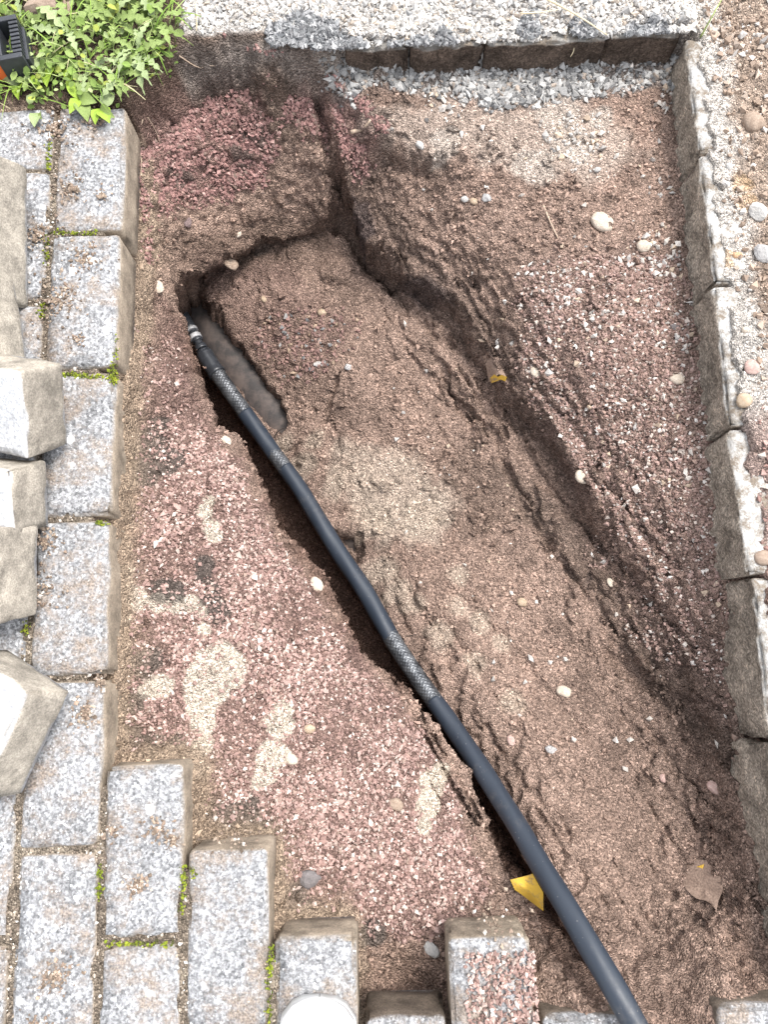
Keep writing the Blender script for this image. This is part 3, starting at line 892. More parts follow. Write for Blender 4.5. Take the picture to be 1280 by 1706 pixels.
# grey gravel at the foot of the edging and over the top of it
gfoot = GREY * dig * (.22 + .6 * sstep(.2, -.15, fbm(X * 14, Y * 14, 3.3, 171, 3)))
pos, s = scatter(14000, -.12, .46, .74, .93, gfoot, .25, .004, .0125, 1.8)
frags('grey_gravel', pos, s, pick(len(pos), [(.35, .345, .335), (.26, .255, .25), (.46, .45, .435), (.18, .18, .18), (.38, .32, .27)], [5, 4, 3, 1.5, 1]), M['chip'], .5)
dback = sstep(.004, .014, Y - by(X) + (.014 + .010 * SOILEND) * n1 - .034 * SOILEND) * sstep(1.3, 1.15, Y) * (1 - m_weed) * (X < kx(Y) + .02) * (.18 + .8 * sstep(-.15, .25, fbm(X * 20, Y * 20, 6.1, 181, 3)))
pos, s = scatter(70000, -.36, .48, .84, 1.20, dback, .3, .003, .0105, 2.0)
zz = np.maximum(pos[:, 2], np.where(pos[:, 1] < by(pos[:, 0]) + .045, -.002 + s * .25, -1)); pos[:, 2] = zz
frags('pale_gravel', pos, s, pick(len(pos), [(.50, .48, .455), (.57, .55, .52), (.39, .38, .37), (.54, .46, .385), (.27, .27, .27)], [5, 5, 2.5, 2, 1]), M['chip'], .5)
ddark = disc([(500, 52, 36), (545, 72, 40), (590, 84, 26), (880, 46, 24), (885, 28, 14), (970, 46, 26), (1095, 54, 26), (1060, 56, 18), (700, 78, 26), (740, 72, 24), (660, 84, 20), (460, 62, 20)], .004, .3, .3) * (Y > by(X) + .002)
pos, s = scatter(60000, -.30, .46, .86, 1.0, ddark, .2, .003, .0095, 1.8)
pos[:, 2] = np.maximum(pos[:, 2], np.where(pos[:, 1] < by(pos[:, 0]) + .045, -.001 + s * .3, -1)) + .0015
frags('dark_gravel', pos, s, pick(len(pos), [(.20, .205, .21), (.30, .30, .305), (.13, .13, .135), (.42, .42, .42)], [4, 4, 2, 1.2]), M['chip'], .5)
# brown crumbs of earth nearly everywhere in the dig
d_cr = dig * np.maximum(slope_ok, .45) * notund * (1 - .8 * BANK) * (1 - .75 * REDZ) * (1 - .88 * flat) * (.15 + .6 * sstep(-.1, .35, n1)) * (1 - .85 * PALE) * (1 - .8 * SANDM)
pos, s = scatter(80000, -.42, .56, -.43, 1.10, d_cr, .3, .0022, .0075, 3.0)
cc = np.stack([samp(C[..., q], pos[:, 0], pos[:, 1]) for q in range(3)], 1) * rng.uniform(.7, 1.4, (len(pos), 1))
frags('earth_crumbs', pos, s, np.clip(cc, .02, .7), M['chip'], .6, .8)
# coarse lumps under the ridge and in the mouth of the hole
d_lu = (disc([(760, 780, 70), (820, 830, 60), (780, 330, 60), (900, 420, 80), (560, 620, 40), (500, 440, 60), (420, 450, 40), (1060, 950, 70), (620, 260, 50), (900, 1450, 40)], -.2) * .8 + .05) * dig * slope_ok * notund * (1 - .8 * flat)
pos, s = scatter(9000, -.42, .56, -.43, 1.10, d_lu, .35, .006, .017, 3.0)
cc = np.stack([samp(C[..., q], pos[:, 0], pos[:, 1]) for q in range(3)], 1) * rng.uniform(.75, 1.25, (len(pos), 1))
frags('earth_lumps', pos, s, np.clip(cc, .02, .7), M['soil'], .55, .8)
# light little stones sprinkled through the shelf
d_ls = dig * slope_ok * notund * (.06 * PINKR + .018 + .5 * disc([(1100, 190, 30), (1110, 320, 25), (930, 480, 40), (1000, 540, 40), (1090, 430, 50), (1120, 560, 40), (960, 250, 60), (740, 190, 40)], -.09)) * (1 - flat) * (X > .0)
pos, s = scatter(14000, .0, .50, -.2, .95, d_ls, .2, .0035, .011, 2.2)
frags('pale_little_stones', pos, s, pick(len(pos), [(.50, .46, .42), (.62, .57, .52), (.40, .38, .36), (.48, .38, .29)], [4, 2, 3, 2]), M['chip'], .45)
# soil and gravel beyond the right kerb
d_r = sstep(.018, .05, X - kx(Y) + .016 * n1) * (.10 + .5 * sstep(-.1, .35, n2) + .35 * sstep(.36, .28, Y))
pos, s = scatter(16000, .47, .66, -.40, 1.05, d_r, .25, .003, .0115, 2.3)
isred = pos[:, 1] < .33
cr = pick(len(pos), [(.30, .19, .165), (.40, .27, .24), (.24, .15, .13), (.58, .52, .47)], [4, 4, 3, 1]); cg = pick(len(pos), [(.33, .25, .195), (.42, .34, .28), (.25, .19, .15), (.55, .52, .49)], [4, 3, 3, 1.5])
frags('stony_earth', pos, s, np.where(isred[:, None], cr, cg), M['chip'], .5)
# grit lying in the joints of the paving
d_j = m_pav * .6
pos, s = scatter(45000, -.58, .40, -.46, .80, d_j, .2, .002, .005, 1.8)
frags('joint_grit', pos, s, pick(len(pos), [(.30, .25, .2), (.44, .38, .32), (.20, .16, .13), (.60, .58, .55)], [4, 3, 3, 2]), M['chip'])
# chippings and fine dirt lying on the paving
fb = AE['F']
cpos = []
for _ in range(1500):
    a = fb - .080 + .083 * random.random() ** .8; b = -.350 - .20 * random.random()
    q = pav(a, b); cpos.append((q[0], q[1], .001 + random.random() * .006))
cpos = np.array(cpos); s = rng.uniform(.003, .0068, len(cpos))
frags('red_chippings', cpos, s, pick(len(cpos), red_pal, [4, 5, 2, 3, 1, 1]), M['chip'])
spos = []
for a0, b0, r, n in [(-.405, .56, .03, 130), (-.44, .50, .035, 200), (-.43, .67, .03, 120), (-.47, .60, .03, 120), (-.45, .10, .03, 160), (-.44, .16, .02, 110), (-.38, -.06, .018, 110), (-.36, -.02, .014, 60), (-.45, .36, .025, 120), (-.385, .66, .012, 40), (-.41, .44, .012, 30), (-.285, -.20, .016, 80), (-.305, -.265, .016, 110), (-.40, -.36, .02, 120), (-.42, -.42, .02, 90), (-.265, -.215, .012, 60), (-.09, -.40, .01, 50), (-.46, .77, .04, 160), (-.40, .78, .025, 90), (.12, -.32, .03, 60), (-.19, -.215, .03, 50), (-.34, -.2, .01, 40)]:
    for _ in range(n):
        t = random.random() * 6.283; rr = r * abs(random.gauss(0, .6))
        q = pav(a0 + rr * math.cos(t), b0 + rr * math.sin(t)); spos.append((q[0], q[1], .0015))
spos = np.array(spos); s = rng.uniform(.0018, .0055, len(spos))
frags('dirt_on_paving', spos, s, pick(len(spos), [(.24, .18, .14), (.34, .27, .21), (.17, .13, .1), (.55, .5, .45)], [4, 3, 3, 1]), M['chip'])

# moss in the joints
mpos = []
for pts, n in [([(92, 624), (188, 630)], 230), ([(188, 605), (190, 640)], 90), ([(84, 388), (160, 390)], 60), ([(84, 225), (80, 285)], 60), ([(72, 505), (70, 530)], 40), ([(160, 870), (178, 872)], 30), ([(75, 390), (78, 440)], 40), ([(166, 1440), (164, 1500)], 50), ([(306, 1440), (304, 1520)], 70), ([(455, 1570), (446, 1640)], 60), ([(175, 1572), (290, 1572)], 90), ([(320, 1445), (325, 1465)], 30), ([(450, 1640), (448, 1700)], 30), ([(195, 560), (192, 600)], 20), ([(45, 1036), (40, 1060)], 25), ([(400, 1345), (440, 1358)], 0)]:
    for _ in range(n):
        t = random.random(); q = P(pts[0][0] + t * (pts[1][0] - pts[0][0]) + random.gauss(0, 3.0), pts[0][1] + t * (pts[1][1] - pts[0][1]) + random.gauss(0, 2.2), -.002)
        mpos.append((q[0], q[1], -.003 + random.random() * .004))
mpos = np.array(mpos); s = rng.uniform(.0015, .0042, len(mpos))
frags('moss', mpos, s, pick(len(mpos), [(.16, .20, .02), (.24, .27, .03), (.09, .11, .02), (.07, .07, .03)], [4, 3, 2, 2]), M['chip'])


# ---------------------------------------------------------------- loose blocks tumbled on the paving
def loose(px, py, z, rot, dims, label, seed):
    me = block_mesh('loose_paving_block', dims, M['loose'], seed, .0024, 2.4, .008)
    o = link('loose_paving_block', me, None, P(px, py, z), [R(a) for a in rot])
    props(o, label, 'paving block', 'loose paving blocks tumbled at the left edge')
    return o


loose(-40, 388, .045, (18, -18, -8), (.10, .19, .08), 'loose pale block nearest the weeds, uppermost of the tumbled row', 3.3)
loose(-52, 540, .045, (10, -16, 8), (.10, .17, .08), 'loose block with sandy side, second below the weeds', 9.1)
loose(12, 672, .058, (32, -12, -13), (.115, .108, .075), 'largest loose grey block, its broad grey front face turned up', 15.7)
loose(-20, 826, .045, (24, -10, -6), (.12, .085, .07), 'small loose block just below the largest grey one', 21.2)
loose(-40, 952, .045, (12, -14, -4), (.12, .115, .075), 'loose block with long sandy right side, second from the bottom', 27.9)
loose(-14, 1202, .052, (8, -18, -27), (.115, .135, .07), 'white-topped loose block turned askew, lowest of the tumbled row', 33.4)


# ---------------------------------------------------------------- hose and drain pipe
def spline(pts, step=.004):
    pts = np.array(pts, float); n = len(pts)
    ext = np.vstack([2 * pts[0] - pts[1], pts, 2 * pts[-1] - pts[-2]])
    out = []
    for i in range(n - 1):
        p0, p1, p2, p3 = ext[i:i + 4]
        m = max(2, int(np.linalg.norm(p2 - p1) / step))
        for t in np.linspace(0, 1, m, endpoint=False):
            out.append(.5 * ((2 * p1) + (p2 - p0) * t + (2 * p0 - 5 * p1 + 4 * p2 - p3) * t * t + (3 * p1 - p0 - 3 * p2 + p3) * t ** 3))
    out.append(pts[-1])
    return np.array(out)


def tube(name, path, rad, mat, parent=None, seg=20, fn=None, cap=True):
    path = np.asarray(path); n = len(path)
    rad = np.broadcast_to(np.asarray(rad, float), (n,))
    T = np.gradient(path, axis=0); T /= np.linalg.norm(T, axis=1, keepdims=True)
    up = np.array((0, 0, 1.0)); V = []
    th = np.linspace(0, 2 * math.pi, seg, endpoint=False)
    arc = np.concatenate([[0], np.cumsum(np.linalg.norm(np.diff(path, axis=0), axis=1))])
    for i in range(n):
        a = np.cross(T[i], up); a /= np.linalg.norm(a); b = np.cross(a, T[i])
        r = rad[i] + (fn(th, arc[i]) if fn else 0 * th)
        V.append(path[i] + np.outer(np.cos(th) * r, a) + np.outer(np.sin(th) * r, b))
    V = np.concatenate(V)
    ii = np.arange(n * seg).reshape(n, seg); jj = np.roll(ii, -1, 1)
    F = np.stack([ii[:-1], jj[:-1], jj[1:], ii[1:]], -1).reshape(-1, 4)
    if cap:
        V = np.vstack([V, path[:1], path[-1:]])
        c0, c1 = n * seg, n * seg + 1
        F = np.vstack([F, np.stack([jj[0], ii[0], np.full(seg, c0), np.full(seg, c0)], -1)[:0]])
    me = npmesh(name, V, F, mat, None, True)
    if cap:
        bm = bmesh.new(); bm.from_mesh(me); bm.verts.ensure_lookup_table()
        for k in range(seg):
            bm.faces.new((bm.verts[int(jj[0, k])], bm.verts[int(ii[0, k])], bm.verts[c0]))
            bm.faces.new((bm.verts[int(ii[-1, k])], bm.verts[int(jj[-1, k])], bm.verts[c1]))
        bm.to_mesh(me); bm.free()
    return link(name, me, parent)


HW = np.array([P(*q) for q in HP])
full = spline(HW, .003)


def sub(pa, pb, step=1):
    """piece of the hose between two of its photograph points"""
    def near(p):
        u = full[:, 0] / -(full[:, 1] * SP * -1 + (full[:, 2] - CAMH) * CP) if False else None
        best, bi = 1e9, 0
        for i in range(0, len(full)):
            q = P(p[0], p[1], full[i, 2])
            d = np.hypot(q[0] - full[i, 0], q[1] - full[i, 1])
            if d < best: best, bi = d, i
        return bi
    a, b = near(pa), near(pb)
    return full[a:b + 1:step]


hose = props(link('hose', None, None, tuple(HW[8])), 'long black hose running diagonally through the trench', 'hose')


def hpart(name, path, rad, mat, **kw):
    return tube(name, np.asarray(path) - HW[8], rad, mat, hose, **kw)


def braidfn(th, s):
    a = np.cos(th * 13 + s * 900) ; b = np.cos(th * 13 - s * 900)
    return .0006 * np.maximum(a, b)


def fine(path, step=.0009):
    path = np.asarray(path)
    arc = np.concatenate([[0], np.cumsum(np.linalg.norm(np.diff(path, axis=0), axis=1))])
    t = np.arange(0, arc[-1], step)
    return np.stack([np.interp(t, arc, path[:, q]) for q in range(3)], 1)


def wear(seed):
    return lambda th, s: .0003 * np.sin(3 * th + s * 60 + seed) + .0005 * float(vn(s * 22, seed, 0, 5))


hpart('rubber_tail', sub((270, 466), (319, 549)), .0108, M['fitting'])
for pa, pb in [((318, 548), (321, 552)), ((325, 559), (328, 564))]:
    hpart('clamp_ring', sub(pa, pb), .0116, M['metal'])
hpart('neck', sub((320, 550), (345, 597)), .0078, M['fitting'])
hpart('hexagon_nut', sub((323, 556), (331, 570)), .0108, M['fitting'], seg=6)
hpart('spacer_ring', sub((333, 576), (337, 582)), .0112, M['fitting'])
hpart('spacer_ring', sub((338, 585), (342, 592)), .0128, M['fitting'])
sl = sub((340, 589), (364, 625))
hpart('sleeve', sl, np.where(np.arange(len(sl)) > len(sl) - 4, .0168, .0158), M['fitting'])
hpart('braid', fine(sub((362, 622), (414, 696))), .0138, M['braid'], seg=64, fn=braidfn)
hpart('rubber_jacket', sub((409, 688), (457, 757)), .0144, M['hose'], fn=wear(1))
hpart('braid', fine(sub((455, 753), (476, 785))), .0137, M['braid'], seg=64, fn=braidfn)
hpart('rubber_jacket', sub((473, 780), (652, 1062)), .0146, M['hose'], fn=wear(2))
hpart('braid', fine(sub((650, 1058), (727, 1172))), .0138, M['braid'], seg=64, fn=braidfn)
hpart('rubber_jacket', np.vstack([sub((722, 1165), (1055, 1700)), spline(HW[19:], .01)]), .0147, M['hose'], fn=wear(3), seg=28)

DP = [(288, 450, -.470), (346, 530, -.462), (458, 690, -.444), (540, 798, -.428), (622, 922, -.402), (722, 1067, -.378)]
drain = tube('drain_pipe', spline([P(*q) for q in DP], .01), .055, M['drain'], seg=40)
props(drain, 'wide muddy dark drain pipe half buried under the hose', 'pipe')


# ---------------------------------------------------------------- single stones
def stone_mesh(seed, flat_=.7, rough=.12, angular=False):
    bm = bmesh.new()
    bmesh.ops.create_icosphere(bm, subdivisions=2 if angular else 3, radius=1)
    co = np.array([v.co[:] for v in bm.verts])
    if angular:
        for q in range(9):
            r2 = np.random.default_rng(seed * 31 + q); n = r2.normal(size=3); n /= np.linalg.norm(n)
            d = co @ n; lim = r2.uniform(.62, .85)
            co = co - np.outer(np.clip(d - lim, 0, 1), n)
    co = co * (1 + rough * fbm(co[:, 0] * 1.3 + seed, co[:, 1] * 1.3, co[:, 2] * 1.3, seed, 3))[:, None]
    co[:, 2] *= flat_
    for v, c in zip(bm.verts, co): v.co = c
    return bm


def mat_stone(name, c, c2):
    m = Mat(name, 0.75, 0.3)
    co = m.coord(rnd=True)
    m.color(m.mix(m.ramp(m.noise(co, 2.2, 5, 0.65), [(0.35, 0.0), (0.65, 1.0)]), c, c2))
    m.bump(m.noise(co, 7, 5, 0.7), 0.35, 0.12)
    return m.m


SM = {'cream': mat_stone('cream_stone', (.46, .38, .30), (.58, .51, .43)), 'white': mat_stone('white_stone', (.54, .52, .49), (.38, .37, .36)), 'tan': mat_stone('tan_stone', (.38, .28, .19), (.46, .37, .28)),
      'grey': mat_stone('grey_stone', (.30, .29, .29), (.46, .45, .44)), 'dark': mat_stone('dark_stone', (.13, .12, .12), (.20, .18, .18)), 'pink': mat_stone('pink_stone', (.42, .27, .24), (.52, .39, .34)),
      'brown': mat_stone('brown_stone', (.26, .19, .145), (.36, .28, .22)), 'purple': mat_stone('purple_stone', (.165, .12, .12), (.22, .165, .16)), 'orange': mat_stone('orange_stone', (.50, .29, .15), (.46, .33, .22))}
STONES = [
    (1005, 372, 24, 'cream', .55, 35, 'large smooth cream pebble on the shelf near the right kerb'),
    (1073, 411, 12, 'cream', .65, 0, 'round cream pebble just below right of the large cream one'),
    (1129, 633, 13, 'cream', .6, 5, 'oval white pebble beside the kerb at mid height'),
    (893, 620, 11, 'cream', .5, 70, 'pale oval pebble above the dark ridge, beside the yellow leaf scrap'),
    (812, 330, 10, 'grey', .7, 0, 'grey round pebble, rightmost of the trio on the slope'),
    (790, 336, 9, 'tan', .7, 20, 'yellowish pebble, middle of the trio on the slope'),
    (775, 332, 8, 'white', .7, 0, 'whitish pebble, leftmost of the trio on the slope'),
    (720, 1580, 15, 'white', .6, 60, 'white angular stone wedged beside the chipping-strewn block at the bottom'),
    (516, 1463, 20, 'dark', .6, 10, 'dark grey angular stone on the pink chippings near the bottom'),
    (528, 974, 14, 'cream', .4, 62, 'long cream shard in the bank edge left of the hose'),
    (377, 735, 10, 'cream', .35, 65, 'thin cream shard on the bank edge below the drain pipe'),
    (264, 478, 13, 'cream', .35, 75, 'cream chip of stone in the left bank beside the hole'),
    (440, 499, 7, 'tan', .7, 60, 'yellowish pebble on the far trench floor, near the hose end'),
    (538, 521, 10, 'tan', .7, 0, 'tan pebble among the mixed chippings on the trench floor'),
    (530, 607, 9, 'white', .7, 0, 'whitish angular stone on the trench floor below the mixed chippings'),
    (580, 612, 9, 'grey', .7, 0, 'grey stone right of the whitish angular one on the trench floor'),
    (870, 1003, 8, 'tan', .8, 0, 'round tan pebble in the middle of the trench floor'),
    (852, 1233, 9, 'pink', .6, 80, 'pinkish pebble right of the hose on the trench floor'),
    (940, 1152, 12, 'cream', .5, 20, 'half-buried cream stone right of the trench floor centre'),
    (918, 1248, 10, 'grey', .6, 0, 'flat grey pebble low on the trench floor'),
    (1106, 1297, 8, 'pink', .6, 60, 'pink pebble at the foot of the right wall'),
    (1190, 1312, 12, 'pink', .6, 40, 'pale pink stone in the lower right wall'),
    (1018, 970, 8, 'cream', .35, 60, 'thin white sliver on the right wall'),
    (970, 795, 14, 'cream', .5, 60, 'cream stone sticking out under the crumbling right rim'),
    (312, 371, 14, 'purple', .5, 30, 'flat purple stone set in the far wall of the hole'),
    (395, 390, 9, 'cream', .5, 10, 'cream stone under the lip of the far wall'),
    (385, 440, 14, 'brown', .4, 25, 'pale brown stone lying under the overhang of the hole'),
    (485, 1265, 12, 'cream', .6, 30, 'cream angular stone on the bank beside the sand patch'),
    (516, 1214, 10, 'tan', .7, 0, 'tan stone on the chippings in the middle of the bank'),
    (1262, 355, 22, 'white', .75, 60, 'biggest white stone on the earth beyond the right kerb'),
    (1272, 425, 20, 'grey', .75, 50, 'grey stone at the right edge below the biggest white one'),
    (1255, 205, 20, 'brown', .7, 20, 'brown round stone at the right edge high up beyond the kerb'),
    (1216, 277, 9, 'white', .6, 80, 'narrow white stone beyond the kerb near the ochre patch'),
    (1229, 426, 9, 'orange', .7, 0, 'orange pebble on the kerb top'),
    (1240, 668, 14, 'tan', .75, 0, 'tan round stone on the red gravel right of the kerb'),
    (1243, 550, 8, 'cream', .7, 0, 'cream pebble on the whitish dust right of the kerb'),
    (1254, 612, 13, 'pink', .6, 0, 'pink flat stone above the tan round one right of the kerb'),
    (1272, 930, 18, 'brown', .7, 0, 'brown lump at the right edge beside the open kerb joint'),
    (770, 168, 10, 'white', .7, 0, 'white stone at the front of the grey gravel'),
    (588, 176, 10, 'white', .7, 60, 'white stone on the corner of the gravel shelf'),
    (996, 283, 7, 'white', .6, 0, 'small white pebble on the sandy shelf'),
    (1125, 545, 10, 'dark', .6, 0, 'dark grey stone close to the kerb foot'),
    (700, 243, 10, 'white', .6, 60, 'white stone on the broken edge of the shelf'),
    (660, 1340, 13, 'brown', .75, 20, 'brown clod among the chippings beside the bright sand patch'),
]
for i, (px, py, rp, kind, fl, rot, lab) in enumerate(STONES):
    ang_ = kind in ('white', 'dark', 'grey', 'purple') and rp > 8
    me = bmmesh('stone', stone_mesh(i + 1, fl, .24, ang_), SM[kind], not ang_)
    p = hit(px, py); r = rp * (CAMH - p[2]) / FPX
    o = link('stone', me, None, (p[0], p[1], p[2] + r * fl * .18), (R(random.uniform(-12, 12)), R(random.uniform(-12, 12)), R(-rot)))
    el = 1.0 if 'round' in lab else .74
    o.scale = (r, r * el, r * .9)
    props(o, lab, 'stone')

# ---------------------------------------------------------------- fallen leaves, roots, straws
def leaf_outline(L, Wd, n=10, lobes=0, seed=0, point=.5):
    r2 = random.Random(seed); rows = []
    for i in range(n + 1):
        t = i / n
        w = Wd * math.sin(math.pi * min(1, t ** point * .97 + .015))
        if lobes:
            sgn = (.28 + .72 * abs(math.sin(t * lobes * math.pi))) * (.5 + .7 * t if t < .85 else 1)
            w *= sgn * r2.uniform(.85, 1.15)
        rows.append((t * L, w))
    rows[-1] = (L, Wd * .03)
    return rows


def leaf_mesh(name, rows, mat, curl=.2, bend=.3, fold=.25, seed=0, back=0.0):
    r2 = random.Random(seed); V = []
    L = rows[-1][0]
    for k, (y, w) in enumerate(rows):
        t = y / L
        zc = bend * L * (math.sin(t * 2.4) * .55) - curl * L * t * t
        dz = fold * w + r2.uniform(-.05, .05) * w
        sh = -back * w
        V += [(-w, y + sh, zc + dz), (-w * .5, y + sh * .4, zc + dz * .35), (0, y, zc), (w * .5, y + sh * .4, zc + dz * .35), (w, y + sh, zc + dz + r2.uniform(-.1, .1) * w)]
    F = []
    for k in range(len(rows) - 1):
        for q in range(4):
            a = k * 5 + q
            F.append((a, a + 1, a + 6, a + 5))
    return npmesh(name, V, F, mat, None, True)


def mat_leaf(name, c, c2, sc=18):
    m = Mat(name, 0.55, 0.35)
    co = m.coord(rnd=True)
    m.color(m.mix(m.ramp(m.noise(co, sc, 4, 0.6), [(0.35, 0.0), (0.65, 1.0)]), c, c2))
    m.b.inputs['Transmission Weight'].default_value = 0.0
    try:
        m.b.inputs['Subsurface Weight'].default_value = 0.0
    except KeyError: pass
    m.bump(m.noise(co, 160, 3), 0.35, 0.002)
    return m.m


M['leaf'] = mat_leaf('weed_leaf', (.14, .205, .05), (.235, .305, .095), 40)
M['leaf2'] = mat_leaf('pale_weed_leaf', (.225, .29, .125), (.31, .38, .19), 40)
M['leaf3'] = mat_leaf('bright_weed_leaf', (.28, .38, .03), (.20, .33, .05), 40)


def mat_autumn(name, dirt0, dirt1):
    m = Mat(name, 0.7, 0.25)
    co = m.coord()
    d = m.ramp(m.noise(co, 75, 5, 0.7), [(dirt0, 0.0), (dirt1, 1.0)])
    sp = m.ramp(m.vor(co, 260), [(0.05, 0.7), (0.1, 0.0)])
    y = m.mix(sp, (.72, .46, .07), (.12, .09, .03))
    m.color(m.mix(d, y, m.mix(m.ramp(m.noise(co, 420, 3), [(.35, 0.), (.65, 1.)]), (.19, .135, .105), (.36, .26, .205))))
    m.bump(m.noise(co, 300, 3), .4, .002)
    return m.m


M['yellow'] = mat_autumn('yellow_leaf', .56, .72)
M['dirty'] = mat_autumn('dirty_leaf', .10, .20)



def sheet(name, outline, mat, bulge=.003, smooth=True, absz=False):
    """thin leaf blade laid on the ground: outline is given on the photograph with heights above the ground"""
    w = []
    for q in outline:
        h_ = P(*q) if absz else hit(q[0], q[1])
        if not absz: h_[2] += q[2]
        w.append(h_)
    w = np.array(w); c = w.mean(0); c[2] += bulge
    n = len(w); V = [c]; F = []
    for ring in (.34, .67, 1.0):
        for k in range(n):
            t = 1 - ring
            p_ = w[k] * ring + c * t
            p_ = p_ + np.array((0, 0, .0012 * math.sin(k * 2.3 + ring * 5)))
            V.append(p_)
    for k in range(n):
        l = (k + 1) % n
        F.append((0, 0, 1 + k, 1 + l))
        for r_ in range(2):
            F.append((1 + r_ * n + k, 1 + (r_ + 1) * n + k, 1 + (r_ + 1) * n + l, 1 + r_ * n + l))
    bm = bmesh.new()
    org = w.mean(0)
    vv = [bm.verts.new(v - org) for v in V]
    for f in F:
        f = list(dict.fromkeys(f))
        bm.faces.new([vv[i] for i in f])
    me = bmmesh(name, bm, mat, smooth)
    return link(name, me, None, tuple(org))


o = sheet('yellow_leaf', [(851, 1466, -.098), (860, 1463, -.096), (874, 1460, -.090), (888, 1456, -.084), (897, 1472, -.080), (906, 1487, -.080), (906, 1518, -.092), (890, 1506, -.112), (874, 1494, -.112), (858, 1482, -.106)], M['yellow'], bulge=.002, absz=True)
props(o, 'bright yellow leaf wedged under the left side of the hose', 'leaf')
o = sheet('withered_leaf', [(1140, 1442, -.003), (1160, 1432, -.003), (1180, 1434, -.003), (1200, 1446, -.003), (1207, 1468, -.001), (1201, 1484, .007), (1193, 1496, .010), (1188, 1512, .012), (1182, 1503, .010), (1170, 1496, .011), (1157, 1494, .009), (1147, 1486, .010), (1140, 1478, .006), (1136, 1460, -.002)], M['dirty'], bulge=.003)
props(o, 'withered leaf covered with earth, a yellow patch left on it, on the smooth trench floor', 'leaf')
t = sheet('yellow_patch', [(1150, 1443, .0035), (1160, 1442, .0045), (1172, 1438, .0045), (1169, 1450, .006), (1174, 1466, .007), (1163, 1456, .0065)], M['yellow'], bulge=.001)
t.parent = o; t.matrix_parent_inverse = Matrix.Translation(-o.location)
o = sheet('leaf_scrap', [(806, 590, -.006), (822, 588, -.006), (836, 610, -.002), (843, 632, .010), (830, 628, .012), (814, 640, .010), (810, 615, .006)], M['dirty'], bulge=.003)
props(o, 'earth-covered leaf scrap with bright yellow tip on the right wall', 'leaf')
t = sheet('yellow_tip', [(815, 634, .013), (822, 629, .014), (828, 633, .014), (834, 629, .014), (843, 633, .013), (841, 639, .010), (834, 636, .011), (826, 639, .010), (818, 641, .009)], M['yellow'], bulge=.002)
t.parent = o; t.matrix_parent_inverse = Matrix.Translation(-o.location)

M['root'] = simple('root_bark', (.44, .34, .26), .8, .2, 120, .3)
M['straw'] = simple('dry_straw', (.66, .56, .38), .7, .2, 120, .2)
M['rootd'] = simple('dark_root', (.05, .04, .035), .8, .2, 120, .3)


def strand(name, pts, r, mat, label, cat, lift=.003, absz=None):
    w = []
    for q in pts:
        if len(q) == 3: w.append(P(*q))
        else:
            h_ = hit(q[0], q[1]); h_[2] += lift; w.append(h_)
    path = spline(w, .006)
    rad = np.linspace(r, r * .45, len(path))
    o = tube(name, path, rad, mat, None, seg=8)
    props(o, label, cat)
    return o


strand('root', [(585, 224), (602, 220), (612, 212), (618, 204)], .0035, M['root'], 'pale broken root poking out of the shelf edge', 'root', .006)
strand('root', [(300, 98), (318, 110), (335, 118), (352, 114), (366, 116)], .0011, M['root'], 'thin pale root hanging from the soil right of the weeds', 'root', .006)
strand('root', [(240, 205), (232, 240), (238, 280), (230, 330)], .0011, M['root'], 'long thin root hanging along the paving edge under the weeds', 'root', .008)
strand('root', [(215, 215), (212, 250), (222, 290)], .0010, M['root'], 'short thin root beside the top right paving block', 'root', .010)
strand('root', [(248, 200), (262, 225), (268, 245)], .0009, M['root'], 'fine root lying on the far red chippings', 'root', .006)
strand('root', [(461, 741), (459, 728), (466, 719), (476, 715)], .0016, M['rootd'], 'short dark curved root beside the hose', 'root', .008)
strand('root', [(658, 1057), (676, 1060), (696, 1057)], .0013, M['rootd'], 'dark twig sticking out right of the hose', 'root', .006)
strand('straw', [(900, -8, .014), (960, 24, .018), (1012, 58, .014)], .0018, M['straw'], 'long pale straw lying on the gravel above the edging', 'straw')
strand('straw', [(868, 22, .014), (895, 21, .016), (930, 16, .013)], .0014, M['straw'], 'short straw crossing the gravel left of the long one', 'straw')
strand('straw', [(326, 8, .012), (328, 30, .016), (327, 52, .012)], .0014, M['straw'], 'upright pale straw on the gravel beside the weeds', 'straw')
strand('straw', [(1158, 1312), (1161, 1322), (1163, 1335)], .0012, M['straw'], 'tiny pale straw in the lower right wall', 'straw', .004)
strand('straw', [(958, 75, -.02), (956, 86, -.02), (951, 95, -.025)], .0010, M['straw'], 'fine curled straw stuck on the brown edging face', 'straw')
strand('root', [(905, 345), (918, 375), (930, 400)], .0018, M['root'], 'thin pale root lying on the shelf left of the large cream pebble', 'root', .004)

# ---------------------------------------------------------------- weeds
DL = [leaf_mesh('leaf', leaf_outline(1, .15, 22, 5.5, s, .75), [M['leaf'], M['leaf2'], M['leaf']][s % 3], .25, .45, .25, s, .35) for s in range(4)]
OL = [leaf_mesh('leaf', leaf_outline(1, .30, 8, 0, s, .8), [M['leaf'], M['leaf3'], M['leaf2']][s % 3], .2, .3, .3, s) for s in range(3)]


def plant(px, py, z, leaves, kind, label, cat='weed', group=None, seed=0, lean=None):
    r2 = random.Random(seed)
    base = P(px, py, z)
    root = props(link('dandelion' if kind == 'd' else 'broadleaf_weed', None, None, tuple(base)), label, cat, group)
    for i, (az, L) in enumerate(leaves):
        me = (DL if kind == 'd' else OL)[r2.randrange(4 if kind == 'd' else 3)]
        o = link('leaf', me, root, (r2.uniform(-.003, .003), r2.uniform(-.003, .003), r2.uniform(0, .006)), (R(r2.uniform(2, 24)), R(r2.uniform(-25, 25)), R(az - 90 + r2.uniform(-8, 8))))
        L *= .82
        o.scale = (L * r2.uniform(.9, 1.2), L, L)
    return root


